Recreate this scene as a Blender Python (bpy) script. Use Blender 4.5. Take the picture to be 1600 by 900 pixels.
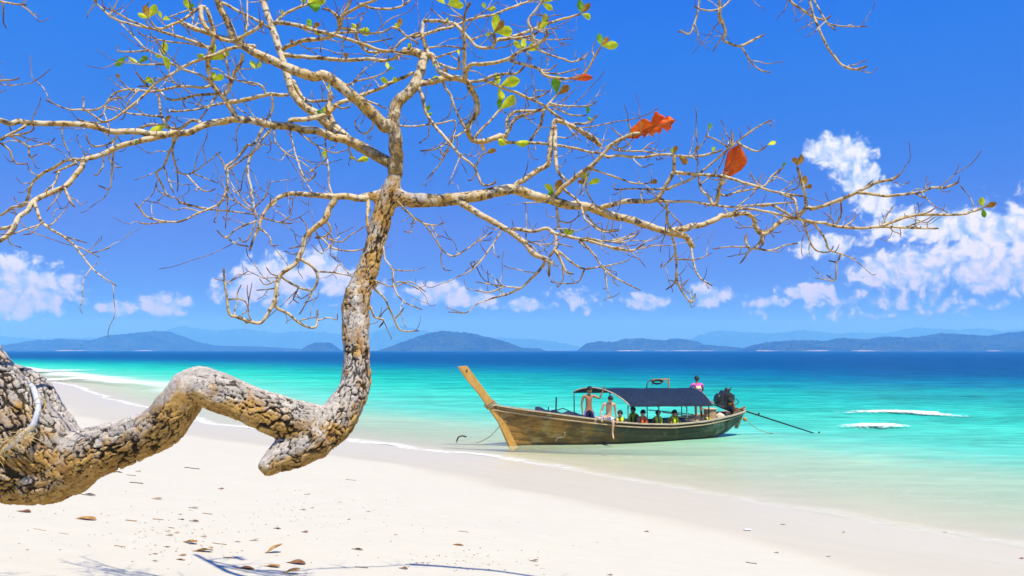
import bpy, bmesh, math, random
import numpy as np
from mathutils import Vector, Matrix, Euler, noise as mnoise

for o in list(bpy.data.objects):
    bpy.data.objects.remove(o)
SC = bpy.context.scene
COL = SC.collection
random.seed(7)
RNG = np.random.default_rng(7)

# ------------------------------------------------------------------ camera, sky, sun, exposure
FPX = 1256.0                     # focal length in pixels of a 1600 px wide frame
CAM = Vector((0.0, 0.0, 3.3))    # metres; the sea surface is z = 0
PITCH = math.atan(97.0 / FPX)
cd = bpy.data.cameras.new("camera")
cam = bpy.data.objects.new("camera", cd)
COL.objects.link(cam)
cam.location = CAM
cam.rotation_euler = (math.pi / 2 + PITCH, 0, 0)
cd.sensor_width = 36.0
cd.lens = FPX / 1600 * 36.0
cd.clip_start = 0.05
cd.clip_end = 40000
SC.camera = cam

TO_SUN = Vector((0.22, -0.39, 0.89)).normalized()
SUN_EL = math.asin(TO_SUN.z)
SUN_AZ = math.atan2(TO_SUN.x, TO_SUN.y)      # clockwise from +Y

SC.view_settings.view_transform = 'Standard'
SC.view_settings.look = 'None'
SC.view_settings.exposure = 0.40
SC.view_settings.gamma = 1.0
SC.view_settings.use_curve_mapping = False
SC.cycles.use_denoising = True
SC.cycles.max_bounces = 8
SC.cycles.diffuse_bounces = 3
SC.cycles.glossy_bounces = 3
SC.cycles.transmission_bounces = 4
SC.cycles.transparent_max_bounces = 12
SC.cycles.volume_bounces = 2
SC.cycles.sample_clamp_indirect = 8.0
SC.cycles.caustics_reflective = False
SC.cycles.caustics_refractive = False


def px_dir(px, py):
    """Direction (y = 1) seen at a pixel of the 1600 x 900 frame."""
    X = (px - 800.0) / FPX
    Y = -(py - 450.0) / FPX
    c, s = math.cos(PITCH), math.sin(PITCH)
    d = Vector((X, c - Y * s, s + Y * c))
    return d / d.y


class NT:
    """Small helper to write node trees."""
    def __init__(self, tree):
        self.t = tree
        tree.nodes.clear()

    def n(self, typ, **kw):
        nd = self.t.nodes.new(typ)
        for k, v in kw.items():
            setattr(nd, k, v)
        return nd

    def set(self, sock, v):
        if isinstance(v, bpy.types.NodeSocket):
            self.t.links.new(v, sock)
        elif v is not None:
            sock.default_value = v

    def math(self, op, a, b=None, c=None, clamp=False):
        nd = self.n('ShaderNodeMath', operation=op, use_clamp=clamp)
        self.set(nd.inputs[0], a)
        self.set(nd.inputs[1], b)
        self.set(nd.inputs[2], c)
        return nd.outputs[0]

    def vmath(self, op, a, b=None, c=None):
        nd = self.n('ShaderNodeVectorMath', operation=op)
        self.set(nd.inputs[0], a)
        self.set(nd.inputs[1], b)
        if c is not None:
            self.set(nd.inputs[2], c)
        return nd.outputs['Value'] if op in ('LENGTH', 'DOT_PRODUCT', 'DISTANCE') else nd.outputs[0]

    def mix(self, f, a, b, blend='MIX'):
        nd = self.n('ShaderNodeMix', data_type='RGBA', blend_type=blend)
        self.set(nd.inputs[0], f)
        self.set(nd.inputs[6], a)
        self.set(nd.inputs[7], b)
        return nd.outputs[2]

    def noise(self, vec, scale, detail=4, rough=0.55, dist=0.0, out=0, dim='3D'):
        nd = self.n('ShaderNodeTexNoise', noise_dimensions=dim)
        self.set(nd.inputs['Vector'], vec)
        nd.inputs['Scale'].default_value = scale
        nd.inputs['Detail'].default_value = detail
        nd.inputs['Roughness'].default_value = rough
        nd.inputs['Distortion'].default_value = dist
        return nd.outputs[out]

    def voro(self, vec, scale, feature='F1', out='Distance', rand=1.0, dim='3D'):
        nd = self.n('ShaderNodeTexVoronoi', feature=feature, voronoi_dimensions=dim)
        self.set(nd.inputs['Vector'], vec)
        nd.inputs['Scale'].default_value = scale
        nd.inputs['Randomness'].default_value = rand
        return nd.outputs[out]

    def ramp(self, fac, stops, interp='LINEAR'):
        nd = self.n('ShaderNodeValToRGB')
        nd.color_ramp.interpolation = interp
        el = nd.color_ramp.elements
        while len(el) < len(stops):
            el.new(0.5)
        for e, (p, c) in zip(el, stops):
            e.position = p
            e.color = (c, c, c, 1) if isinstance(c, (int, float)) else (*c, 1)
        self.set(nd.inputs[0], fac)
        return nd.outputs[0]

    def smooth(self, v, lo, hi, a=0.0, b=1.0):
        nd = self.n('ShaderNodeMapRange', interpolation_type='SMOOTHSTEP')
        self.set(nd.inputs[0], v)
        nd.inputs[1].default_value = lo
        nd.inputs[2].default_value = hi
        nd.inputs[3].default_value = a
        nd.inputs[4].default_value = b
        return nd.outputs[0]

    def attr(self, name, out='Fac'):
        return self.n('ShaderNodeAttribute', attribute_name=name).outputs[out]

    def bump(self, height, strength, distance, normal=None):
        nd = self.n('ShaderNodeBump')
        nd.inputs['Strength'].default_value = strength
        nd.inputs['Distance'].default_value = distance
        self.set(nd.inputs['Height'], height)
        if normal is not None:
            self.set(nd.inputs['Normal'], normal)
        return nd.outputs[0]


def C4(c):
    return (c[0], c[1], c[2], 1.0)


def new_mat(name):
    m = bpy.data.materials.new(name)
    m.use_nodes = True
    return m, NT(m.node_tree)


def pbr(T, col, rough=0.7, normal=None, spec=0.3, metal=0.0, alpha=None, out=True):
    b = T.n('ShaderNodeBsdfPrincipled')
    T.set(b.inputs['Base Color'], C4(col) if isinstance(col, tuple) and len(col) == 3 else col)
    T.set(b.inputs['Roughness'], rough)
    T.set(b.inputs['Metallic'], metal)
    T.set(b.inputs['Specular IOR Level'], spec)
    if alpha is not None:
        T.set(b.inputs['Alpha'], alpha)
    if normal is not None:
        T.set(b.inputs['Normal'], normal)
    if out:
        o = T.n('ShaderNodeOutputMaterial')
        T.t.links.new(b.outputs[0], o.inputs[0])
    return b


# ------------------------------------------------------------------ world: sky with cumulus
W = bpy.data.worlds.new("World")
SC.world = W
W.use_nodes = True
T = NT(W.node_tree)
sky = T.n('ShaderNodeTexSky')
sky.sky_type = 'NISHITA'
sky.sun_disc = False
sky.sun_elevation = SUN_EL
sky.sun_rotation = SUN_AZ
sky.altitude = 0
sky.air_density = 1.0
sky.dust_density = 0.3
sky.ozone_density = 4.0
# the photograph's sky is a deep, even blue: grade the physical sky channel by channel
sp = T.n('ShaderNodeSeparateColor')
T.t.links.new(sky.outputs[0], sp.inputs[0])
cbn = T.n('ShaderNodeCombineColor')
for i, (k, g, top) in enumerate(((0.075, 2.10, 0.62), (0.405, 1.18, 1.05), (7.2, -0.25, 9.0))):
    ch = T.math('MULTIPLY', T.math('POWER', sp.outputs[i], g), k)
    T.set(cbn.inputs[i], T.math('MINIMUM', ch, top))
skycol = cbn.outputs[0]
dirv = T.n('ShaderNodeTexCoord').outputs['Generated']
sep = T.n('ShaderNodeSeparateXYZ')
T.set(sep.inputs[0], dirv)
az = T.math('ARCTAN2', sep.outputs[0], sep.outputs[1])
el = T.math('ARCSINE', sep.outputs[2])
cmb = T.n('ShaderNodeCombineXYZ')
T.set(cmb.inputs[0], T.math('MULTIPLY', az, 12.56))
T.set(cmb.inputs[1], T.math('MULTIPLY', el, 12.56))
CP = cmb.outputs[0]                       # 1 unit = about 100 px of the picture

CLOUDS = [  # px, py, radius x, radius y, weight
    (1296, 236, 34, 24, 1.0), (1326, 244, 34, 34, 1.0), (1346, 282, 32, 30, 1.0), (1366, 318, 30, 34, .75),
    (1290, 386, 44, 20, .9), (1400, 352, 46, 24, .8), (1490, 352, 84, 26, 1.0), (1570, 358, 66, 32, 1.0),
    (1420, 420, 84, 36, .95), (1500, 400, 60, 30, .6), (1560, 425, 84, 34, 1.0),
    (1265, 456, 36, 16, 1.0), (1106, 460, 34, 18, 1.0), (1010, 471, 36, 14, 1.0), (1205, 472, 32, 11, .7), (818, 476, 30, 13, 1.0), (900, 468, 44, 20, .55),
    (690, 459, 66, 20, 1.0), (745, 470, 40, 13, .9), (424, 436, 60, 40, 1.0),
    (382, 452, 44, 26, .85), (503, 414, 34, 26, 1.0), (540, 446, 56, 28, .8), (256, 476, 38, 17, 1.0),
    (186, 482, 32, 11, .85), (36, 450, 70, 40, 1.0), (12, 422, 40, 24, 1.0), (1380, 470, 200, 26, .36), (1660, 380, 120, 70, .8), (-110, 440, 100, 60, .8),
]
field = None
for (px, py, rx, ry, wgt) in CLOUDS:
    d = px_dir(px, py).normalized()
    k = 1.22
    sx, sy = 100 / (rx * k), 100 / (ry * k)
    v = T.vmath('MULTIPLY_ADD', CP, (sx, sy, 0), (-math.atan2(d.x, d.y) * 12.56 * sx, -math.asin(d.z) * 12.56 * sy, 0))
    f = T.math('MULTIPLY_ADD', T.vmath('LENGTH', v), -wgt, wgt)
    field = f if field is None else T.math('MAXIMUM', field, f)
# the same kind of low cumulus carries on all round the horizon outside the picture
azabs = T.math('ABSOLUTE', az)
outside = T.smooth(azabs, 0.72, 0.95)
band = T.math('MULTIPLY', T.smooth(el, 0.02, 0.07), T.smooth(el, 0.10, 0.24, 1.0, 0.0))
cov = T.noise(T.vmath('MULTIPLY', CP, (0.45, 0.8, 1)), 1.0, 2, dim='2D')
fo = T.math('MULTIPLY', T.math('MULTIPLY', outside, band), T.math('MULTIPLY_ADD', cov, 2.2, -0.75))
fo = T.math('ADD', fo, T.math('MULTIPLY_ADD', T.math('MULTIPLY', outside, band), 0.6, -0.6))
field = T.math('MAXIMUM', field, fo)


def cloud_noise(vec):
    a = T.noise(vec, 3.6, 6, 0.62, dim='2D')
    b = T.voro(vec, 6.5, 'SMOOTH_F1', dim='2D')
    b2 = T.voro(vec, 16.0, 'F1', dim='2D')
    r = T.math('MULTIPLY_ADD', b, -0.55, T.math('MULTIPLY', a, 1.15))
    return T.math('MULTIPLY_ADD', b2, -0.16, r)


wv = T.noise(CP, 1.7, 2, 0.6, out=1, dim='2D')
CW = T.vmath('MULTIPLY_ADD', wv, (0.30, 0.30, 0), CP)
nz = cloud_noise(CW)
field = T.math('MAXIMUM', field, -0.4)
dens = T.math('ADD', T.math('MULTIPLY', field, 1.1), T.math('MULTIPLY_ADD', nz, 0.95, -0.30))
dens = T.math('MULTIPLY', dens, T.smooth(field, -0.30, 0.05))
cover = T.smooth(dens, 0.08, 0.48)
thick = T.smooth(dens, 0.25, 0.95)
lit = T.math('MULTIPLY', T.math('MULTIPLY_ADD', nz, 2.6, -0.12, clamp=True), T.smooth(dens, 0.15, 0.62, 0.45, 1.0))
ccol = T.mix(lit, (2.3, 3.7, 5.9, 1), (6.4, 6.7, 7.2, 1))
fade = T.smooth(el, 0.012, 0.14, 0.42, 0.95)          # low clouds are seen through more air
alpha = T.math('MULTIPLY', cover, fade)
fin = T.mix(alpha, skycol, ccol)
bg = T.n('ShaderNodeBackground')
T.set(bg.inputs[0], fin)
bg.inputs[1].default_value = 0.112
wo = T.n('ShaderNodeOutputWorld')
T.t.links.new(bg.outputs[0], wo.inputs[0])
W.cycles.sampling_method = 'MANUAL'
W.cycles.sample_map_resolution = 512

sd = bpy.data.lights.new("sun", 'SUN')
sd.energy = 5.0
sd.angle = math.radians(0.53)
sd.color = (1.0, 0.93, 0.80)
sun = bpy.data.objects.new("sun", sd)
COL.objects.link(sun)
sun.location = (10, -10, 30)
sun.rotation_euler = (-TO_SUN).to_track_quat('-Z', 'Y').to_euler()


# ------------------------------------------------------------------ generic builders
def tag(o, label=None, cat=None, group=None, kind=None):
    if label: o["label"] = label
    if cat: o["category"] = cat
    if group: o["group"] = group
    if kind: o["kind"] = kind
    return o


def link(name, me, mat=None, parent=None):
    o = bpy.data.objects.new(name, me)
    COL.objects.link(o)
    if mat is not None and me is not None and len(me.materials) == 0:
        me.materials.append(mat)
    if parent is not None:
        o.parent = parent
    return o


def empty(name, loc=(0, 0, 0), rot=(0, 0, 0)):
    o = bpy.data.objects.new(name, None)
    o.empty_display_size = 0.2
    COL.objects.link(o)
    o.location = loc
    o.rotation_euler = rot
    return o


def mesh_np(name, V, F, smooth=True, attrs=None):
    """V (n,3), F list/array of quads or tris (-1 padded not allowed)."""
    me = bpy.data.meshes.new(name)
    me.from_pydata(np.asarray(V, float).tolist(), [], F if isinstance(F, list) else F.tolist())
    if attrs:
        for k, a in attrs.items():
            at = me.attributes.new(k, 'FLOAT', 'POINT')
            at.data.foreach_set('value', np.asarray(a, np.float32))
    if smooth:
        me.polygons.foreach_set('use_smooth', [True] * len(me.polygons))
    me.update()
    return me


def _hash(ix, iy, iz, seed=0):
    h = (ix * 374761393 + iy * 668265263 + iz * 2147483647 + seed * 1274126177) & 0xFFFFFFFF
    h = ((h ^ (h >> 13)) * 1274126177) & 0xFFFFFFFF
    h = ((h ^ (h >> 16)) * 2246822519) & 0xFFFFFFFF
    return ((h ^ (h >> 15)) & 0xFFFFFF) / float(0xFFFFFF)


def vnoise(P, scale=1.0, seed=0, octaves=3, rough=0.5):
    """Value noise in numpy, about -1..1."""
    P = np.asarray(P, float) * scale
    out = np.zeros(len(P)); amp = 1.0; tot = 0.0
    for o in range(octaves):
        i = np.floor(P).astype(np.int64); f = P - i
        f = f * f * (3 - 2 * f)
        r = 0
        for dx in (0, 1):
            for dy in (0, 1):
                for dz in (0, 1):
                    w = (f[:, 0] if dx else 1 - f[:, 0]) * (f[:, 1] if dy else 1 - f[:, 1]) * (f[:, 2] if dz else 1 - f[:, 2])
                    r = r + w * _hash(i[:, 0] + dx, i[:, 1] + dy, i[:, 2] + dz, seed + o * 17)
        out += amp * (r * 2 - 1); tot += amp
        amp *= rough; P = P * 2.03 + 11.7
    return out / tot


# ------------------------------------------------------------------ beach and sea
SHORE = np.array([(60, -48), (34, -17), (20, 0), (8.7, 13.7), (4.0, 19.6), (-0.4, 24.7), (-6.6, 30.2), (-13.7, 36.7), (-27, 54), (-43, 78),
                  (-72, 112), (-120, 160), (-230, 240), (-600, 420), (-2500, 1200), (-12000, 5000)], float)
SHORE = np.vstack([SHORE[:1] + (SHORE[0] - SHORE[1]) * 300, SHORE])


def shore_s(x, y):
    """Signed distance to the water line, positive over the sea."""
    P = np.stack([x, y], -1)
    best = np.full(len(P), 1e18); sgn = np.ones(len(P))
    for a, b in zip(SHORE[:-1], SHORE[1:]):
        ab = b - a
        t = np.clip(((P - a) @ ab) / (ab @ ab), 0, 1)
        q = a + t[:, None] * ab
        d = np.hypot(P[:, 0] - q[:, 0], P[:, 1] - q[:, 1])
        cr = ab[0] * (P[:, 1] - a[1]) - ab[1] * (P[:, 0] - a[0])
        m = d < best
        best[m] = d[m]; sgn[m] = np.where(cr[m] < 0, 1.0, -1.0)
    return best * sgn


GS = [-400, -60, -25, -15.4, -10, -5, -2, 0, 4, 12, 30, 60, 120, 400, 20000]
GZ = [6.0, 3.0, 2.05, 1.72, 1.02, 0.40, 0.13, 0.0, -0.30, -0.85, -2.0, -4.5, -9, -14, -16]


def ground_z(x, y):
    x = np.atleast_1d(np.asarray(x, float)); y = np.atleast_1d(np.asarray(y, float))
    s = shore_s(x, y)
    s = s + 0.35 * vnoise(np.stack([x, y, 0 * x], -1), 0.16, 3, 2) * np.clip(1 - np.abs(s) / 40, 0, 1)
    z = np.interp(s, GS, GZ)
    z = z + 0.03 * vnoise(np.stack([x, y, 0 * x], -1), 0.55, 5, 3) * np.clip((-s - 3) / 5, 0, 1)
    return z, s


ang_f = np.linspace(-0.80, 0.80, 460)
ang_b = np.linspace(0.80, 2 * math.pi - 0.80, 90)[1:-1]
ANG = np.concatenate([ang_f, ang_b])
RAD = np.concatenate([[0.25, 0.8, 1.6, 2.6, 3.4], np.geomspace(4.0, 9000, 290)])
AA, RR = np.meshgrid(ANG, RAD)
GX = (RR * np.sin(AA)).ravel(); GY = (RR * np.cos(AA)).ravel()
NA, NR = len(ANG), len(RAD)
idx = np.arange(NA * NR).reshape(NR, NA)
q = np.stack([idx[:-1], np.roll(idx, -1, 1)[:-1], np.roll(idx, -1, 1)[1:], idx[1:]], -1).reshape(-1, 4)
zz, ss = ground_z(GX, GY)


def sand_material():
    m, T = new_mat("sand")
    pos = T.n('ShaderNodeNewGeometry').outputs['Position']
    s = T.attr('shore')
    big = T.noise(pos, 0.22, 4, 0.5)
    wob = T.math('MULTIPLY_ADD', big, 3.2, -1.6)
    sw = T.math('ADD', s, wob)
    wet = T.smooth(sw, -5.3, -3.9)
    damp = T.smooth(sw, -3.4, -0.6)
    fine = T.noise(pos, 55.0, 5, 0.7)
    grain = T.noise(pos, 420.0, 2, 0.6)
    mid = T.noise(pos, 2.6, 5, 0.6)
    streak = T.noise(T.vmath('MULTIPLY', T.n('ShaderNodeVectorRotate', rotation_type='Z_AXIS').outputs[0], (1, 1, 1)), 1.0)
    rot = T.t.nodes[-1]
    vr = [n for n in T.t.nodes if n.type == 'VECTOR_ROTATE'][0]
    T.set(vr.inputs['Vector'], pos)
    vr.inputs['Angle'].default_value = math.radians(-50)
    st = T.noise(T.vmath('MULTIPLY', vr.outputs[0], (2.2, 0.22, 1.0)), 1.0, 4, 0.6)
    dry = T.mix(mid, (0.515, 0.50, 0.395, 1), (0.57, 0.555, 0.452, 1))
    dry = T.mix(T.math('MULTIPLY', fine, 0.25), dry, (0.47, 0.44, 0.34, 1))
    dry = T.mix(T.smooth(grain, 0.66, 0.80, 0, 0.5), dry, (0.42, 0.36, 0.26, 1))
    wcol = T.mix(st, (0.475, 0.44, 0.315, 1), (0.545, 0.51, 0.385, 1))
    wcol = T.mix(T.math('MULTIPLY', damp, 0.5), wcol, (0.56, 0.525, 0.385, 1))
    col = T.mix(wet, dry, wcol)
    col = T.mix(T.smooth(s, -0.4, 2.0), col, (0.60, 0.56, 0.42, 1))
    rough = T.math('MULTIPLY_ADD', wet, -0.48, 0.95)
    rough = T.math('MULTIPLY_ADD', T.math('MULTIPLY', damp, st), -0.18, rough)
    h = T.math('ADD', T.math('MULTIPLY', fine, 0.6), T.math('MULTIPLY', mid, 2.5))
    h = T.math('MULTIPLY', h, T.math('MULTIPLY_ADD', wet, -0.85, 1.0))
    nrm = T.bump(h, 0.45, 0.018)
    pbr(T, col, rough, nrm, spec=0.16)
    return m


def sea_material():
    m, T = new_mat("sea_water")
    pos = T.n('ShaderNodeNewGeometry').outputs['Position']
    s = T.attr('shore')
    vr = T.n('ShaderNodeVectorRotate', rotation_type='Z_AXIS')
    T.set(vr.inputs['Vector'], pos)
    vr.inputs['Angle'].default_value = math.radians(38)
    along = vr.outputs[0]
    n1 = T.noise(T.vmath('MULTIPLY', along, (0.05, 0.11, 1)), 1.0, 4, 0.55)
    n2 = T.noise(T.vmath('MULTIPLY', pos, (0.30, 0.9, 1)), 1.0, 5, 0.6)
    sv = T.math('MULTIPLY', s, T.math('MULTIPLY_ADD', n1, 0.7, 0.65))
    sv = T.math('MULTIPLY', sv, T.math('MULTIPLY_ADD', n2, 0.5, 0.75))
    # the water's own colour follows its depth, shelf by shelf
    body = T.ramp(T.math('MULTIPLY', sv, 1 / 150.0), [
        (0.0033, (0.720, 0.680, 0.400)), (0.0133, (0.660, 0.740, 0.480)), (0.0267, (0.570, 0.750, 0.500)), (0.0467, (0.450, 0.720, 0.480)), (0.0667, (0.215, 0.660, 0.470)), (0.0933, (0.105, 0.590, 0.435)), (0.1267, (0.055, 0.540, 0.385)), (0.1800, (0.020, 0.465, 0.345)), (0.2400, (0.009, 0.370, 0.310)), (0.3067, (0.006, 0.291, 0.270)), (0.3867, (0.003, 0.215, 0.269)), (0.5200, (0.002, 0.132, 0.250)), (0.7000, (0.002, 0.082, 0.215)), (1.0000, (0.002, 0.066, 0.200))])
    dash = T.noise(T.vmath('MULTIPLY', pos, (0.60, 1.9, 1)), 1.0, 4, 0.62, 0.3)
    dash2 = T.noise(T.vmath('MULTIPLY', pos, (0.11, 0.34, 1)), 1.0, 5, 0.70, 0.5)
    near_w = T.smooth(T.vmath('LENGTH', pos), 60, 240, 1.0, 0.25)
    rip = T.math('ADD', T.math('MULTIPLY', T.smooth(dash, 0.36, 0.66, -0.42, 0.42), near_w), T.smooth(dash2, 0.32, 0.70, -0.55, 0.45))
    rip = T.math('MULTIPLY', rip, T.smooth(s, 2, 30, 0.12, 0.50))
    bsc = T.n('ShaderNodeVectorMath', operation='SCALE'); T.set(bsc.inputs[0], body); T.set(bsc.inputs['Scale'], T.math('ADD', rip, 1.0))
    body = bsc.outputs[0]
    dsh = T.math('MAXIMUM', T.math('MULTIPLY_ADD', T.math('SUBTRACT', n2, 0.5), 1.6, s), 0.0)
    alpha = T.math('SUBTRACT', 1.0, T.math('POWER', 2.718, T.math('MULTIPLY', dsh, -0.145)))
    # swash foam at the edge, loose scum lines a little further out
    fw = T.noise(T.vmath('MULTIPLY', along, (0.35, 0.35, 1)), 1.0, 3)
    e = T.math('MULTIPLY_ADD', T.math('SUBTRACT', fw, 0.5), 1.8, s)
    lace = T.noise(pos, 3.2, 6, 0.75)
    edge = T.math('MULTIPLY', T.smooth(e, 0.02, 0.12), T.smooth(e, 0.22, 0.75, 1.0, 0.0))
    edge = T.math('MULTIPLY', edge, T.smooth(lace, 0.34, 0.60))
    sepe = T.n('ShaderNodeSeparateXYZ'); T.set(sepe.inputs[0], pos)
    edge = T.math('MULTIPLY', edge, T.smooth(sepe.outputs[0], -4.0, 5.0, 0.95, 0.20))
    e2 = T.math('MULTIPLY_ADD', T.math('SUBTRACT', n1, 0.5), 9.0, s)
    l2 = T.math('MULTIPLY', T.smooth(e2, 2.4, 2.9), T.smooth(e2, 3.0, 4.6, 1.0, 0.0))
    l2 = T.math('MULTIPLY', l2, T.smooth(lace, 0.50, 0.75, 0.0, 0.22))
    sepp = T.n('ShaderNodeSeparateXYZ'); T.set(sepp.inputs[0], pos)
    left = T.smooth(sepp.outputs[0], -60.0, -8.0, 1.0, 0.0)
    e3 = T.math('MULTIPLY_ADD', T.math('SUBTRACT', n1, 0.5), 14.0, s)
    l3 = T.math('MULTIPLY', T.smooth(e3, 4.0, 5.5), T.smooth(e3, 7.0, 12.0, 1.0, 0.0))
    l3 = T.math('MULTIPLY', T.math('MULTIPLY', l3, left), T.smooth(lace, 0.34, 0.54, 0.0, 0.95))
    foam = T.math('MAXIMUM', edge, T.math('MAXIMUM', l2, l3))
    # ripples
    dist = T.vmath('LENGTH', pos)
    r1 = T.noise(T.vmath('MULTIPLY', pos, (0.9, 2.0, 1)), 1.0, 5, 0.62, 0.4)
    r2 = T.noise(T.vmath('MULTIPLY', along, (0.16, 0.42, 1)), 1.0, 5, 0.6)
    r3 = T.noise(T.vmath('MULTIPLY', pos, (0.02, 0.055, 1)), 1.0, 6, 0.66)
    far = T.smooth(dist, 50, 500)
    h = T.math('ADD', T.math('MULTIPLY', r1, 0.10), T.math('MULTIPLY', r2, 0.25))
    h = T.math('ADD', h, T.math('MULTIPLY', T.math('MULTIPLY', r3, far), 5.0))
    nrm = T.bump(h, 0.55, 1.0)
    dif = T.n('ShaderNodeBsdfDiffuse'); T.set(dif.inputs[0], body); T.set(dif.inputs['Normal'], T.bump(h, 0.16, 1.0))
    tr = T.n('ShaderNodeBsdfTransparent')
    tint = T.mix(T.smooth(s, 0, 9), (0.97, 0.985, 0.97, 1), (0.90, 0.985, 0.95, 1))
    T.set(tr.inputs[0], tint)
    mx = T.n('ShaderNodeMixShader'); T.set(mx.inputs[0], alpha)
    T.t.links.new(tr.outputs[0], mx.inputs[1]); T.t.links.new(dif.outputs[0], mx.inputs[2])
    gl = T.n('ShaderNodeBsdfGlossy'); gl.inputs['Roughness'].default_value = 0.16
    T.set(gl.inputs['Normal'], nrm)
    fr = T.n('ShaderNodeFresnel'); fr.inputs['IOR'].default_value = 1.33; T.set(fr.inputs['Normal'], nrm)
    fac = T.math('MINIMUM', T.math('MULTIPLY', fr.outputs[0], 0.5), T.smooth(T.vmath('LENGTH', pos), 35, 110, 0.17, 0.06))
    fac = T.math('MULTIPLY', fac, T.smooth(s, 0.0, 1.2))
    mg = T.n('ShaderNodeMixShader'); T.set(mg.inputs[0], fac)
    T.t.links.new(mx.outputs[0], mg.inputs[1]); T.t.links.new(gl.outputs[0], mg.inputs[2])
    fo = T.n('ShaderNodeBsdfDiffuse'); fo.inputs[0].default_value = (0.80, 0.81, 0.80, 1)
    mf = T.n('ShaderNodeMixShader'); T.set(mf.inputs[0], foam)
    T.t.links.new(mg.outputs[0], mf.inputs[1]); T.t.links.new(fo.outputs[0], mf.inputs[2])
    o = T.n('ShaderNodeOutputMaterial')
    T.t.links.new(mf.outputs[0], o.inputs[0])
    return m


M_SAND = sand_material()
M_SEA = sea_material()
me = mesh_np("beach", np.stack([GX, GY, zz], -1), q, attrs={'shore': ss})
tag(link("sand_beach", me, M_SAND), kind="structure")

keep = ss > -1.5
fk = keep[q].any(1)
used = np.unique(q[fk]); remap = -np.ones(len(GX), int); remap[used] = np.arange(len(used))
dist = np.hypot(GX, GY)
wv = 0.05 * vnoise(np.stack([GX * 0.55, GY * 1.3, 0 * GX], -1), 0.5, 9, 3) * np.clip(ss / 6, 0, 1) * np.clip(1 - dist / 120, 0, 1)
me = mesh_np("sea", np.stack([GX, GY, wv], -1)[used], remap[q[fk]], attrs={'shore': ss[used]})
tag(link("sea", me, M_SEA), kind="structure")


def foam_material():
    m, T = new_mat("sea_foam")
    pos = T.n('ShaderNodeNewGeometry').outputs['Position']
    e = T.attr('edge')
    n = T.noise(T.vmath('MULTIPLY', pos, (1.3, 1.0, 1.3)), 2.0, 6, 0.72)
    n2 = T.noise(T.vmath('MULTIPLY', pos, (1.0, 0.6, 1)), 7.0, 5, 0.75)
    a = T.smooth(T.math('ADD', T.math('ADD', T.math('MULTIPLY', n, 0.9), T.math('MULTIPLY', n2, 0.5)), e), 0.92, 1.18)
    b = T.n('ShaderNodeBsdfDiffuse'); b.inputs[0].default_value = (0.82, 0.83, 0.82, 1)
    tr = T.n('ShaderNodeBsdfTransparent')
    mx = T.n('ShaderNodeMixShader'); T.set(mx.inputs[0], a)
    T.t.links.new(tr.outputs[0], mx.inputs[1]); T.t.links.new(b.outputs[0], mx.inputs[2])
    o = T.n('ShaderNodeOutputMaterial'); T.t.links.new(mx.outputs[0], o.inputs[0])
    return m


M_FOAM = foam_material()


def foam_ridge(name, path, width, height, label=None, solid=0.0):
    """A lumpy ridge of broken water along a path of (x, y)."""
    P = np.array(path, float)
    t = np.linspace(0, len(P) - 1, 160)
    X = np.interp(t, range(len(P)), P[:, 0]); Y = np.interp(t, range(len(P)), P[:, 1])
    tx = np.gradient(X); ty = np.gradient(Y); L = np.hypot(tx, ty)
    nx, ny = -ty / L, tx / L
    nv = 22
    v = np.linspace(-1, 1, nv)
    u = np.linspace(0, 1, len(t))
    U, Vv = np.meshgrid(u, v, indexing='ij')
    wloc = width * (0.35 + 0.65 * np.sin(math.pi * np.clip(U, 0.0, 1)) ** 0.6)
    x = X[:, None] + nx[:, None] * Vv * wloc; y = Y[:, None] + ny[:, None] * Vv * wloc
    prof = np.clip(1 - Vv ** 2, 0, 1) * np.sin(math.pi * U) ** 0.5
    nn = vnoise(np.stack([x.ravel(), y.ravel(), 0 * x.ravel()], -1), 1.6 / max(0.4, width), 21, 4, 0.6).reshape(x.shape)
    z = 0.035 + height * prof * (0.55 + 0.75 * nn).clip(0.02)
    edge = prof ** 1.6 * 0.46 - 0.10 + solid
    idx = np.arange(x.size).reshape(x.shape)
    f = np.stack([idx[:-1, :-1], idx[1:, :-1], idx[1:, 1:], idx[:-1, 1:]], -1).reshape(-1, 4)
    me = mesh_np(name, np.stack([x.ravel(), y.ravel(), z.ravel()], -1), f, attrs={'edge': edge.ravel()})
    o = link(name, me, M_FOAM)
    return tag(o, label, kind="stuff")


def on_water(px, py):
    d = px_dir(px, py)
    t = -CAM.z / d.z
    return (d.x * t, d.y * t)


foam_ridge("white_foam", [on_water(*p) for p in [(1292, 650), (1330, 646), (1390, 644), (1450, 648), (1500, 652), (1545, 657)]], 2.0, 0.12, solid=0.08)
foam_ridge("white_foam", [on_water(*p) for p in [(1308, 675), (1330, 669), (1370, 667), (1400, 669), (1430, 673)]], 1.7, 0.14, solid=0.08)
foam_ridge("breaking_wave", [on_water(*p) for p in [(-90, 584), (-30, 583), (40, 582), (95, 581), (165, 579)]], 7.5, 0.8, solid=0.16)
foam_ridge("breaking_wave", [on_water(*p) for p in [(-40, 599), (50, 596), (120, 593), (175, 591)]], 4.0, 0.2, solid=0.10)


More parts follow.
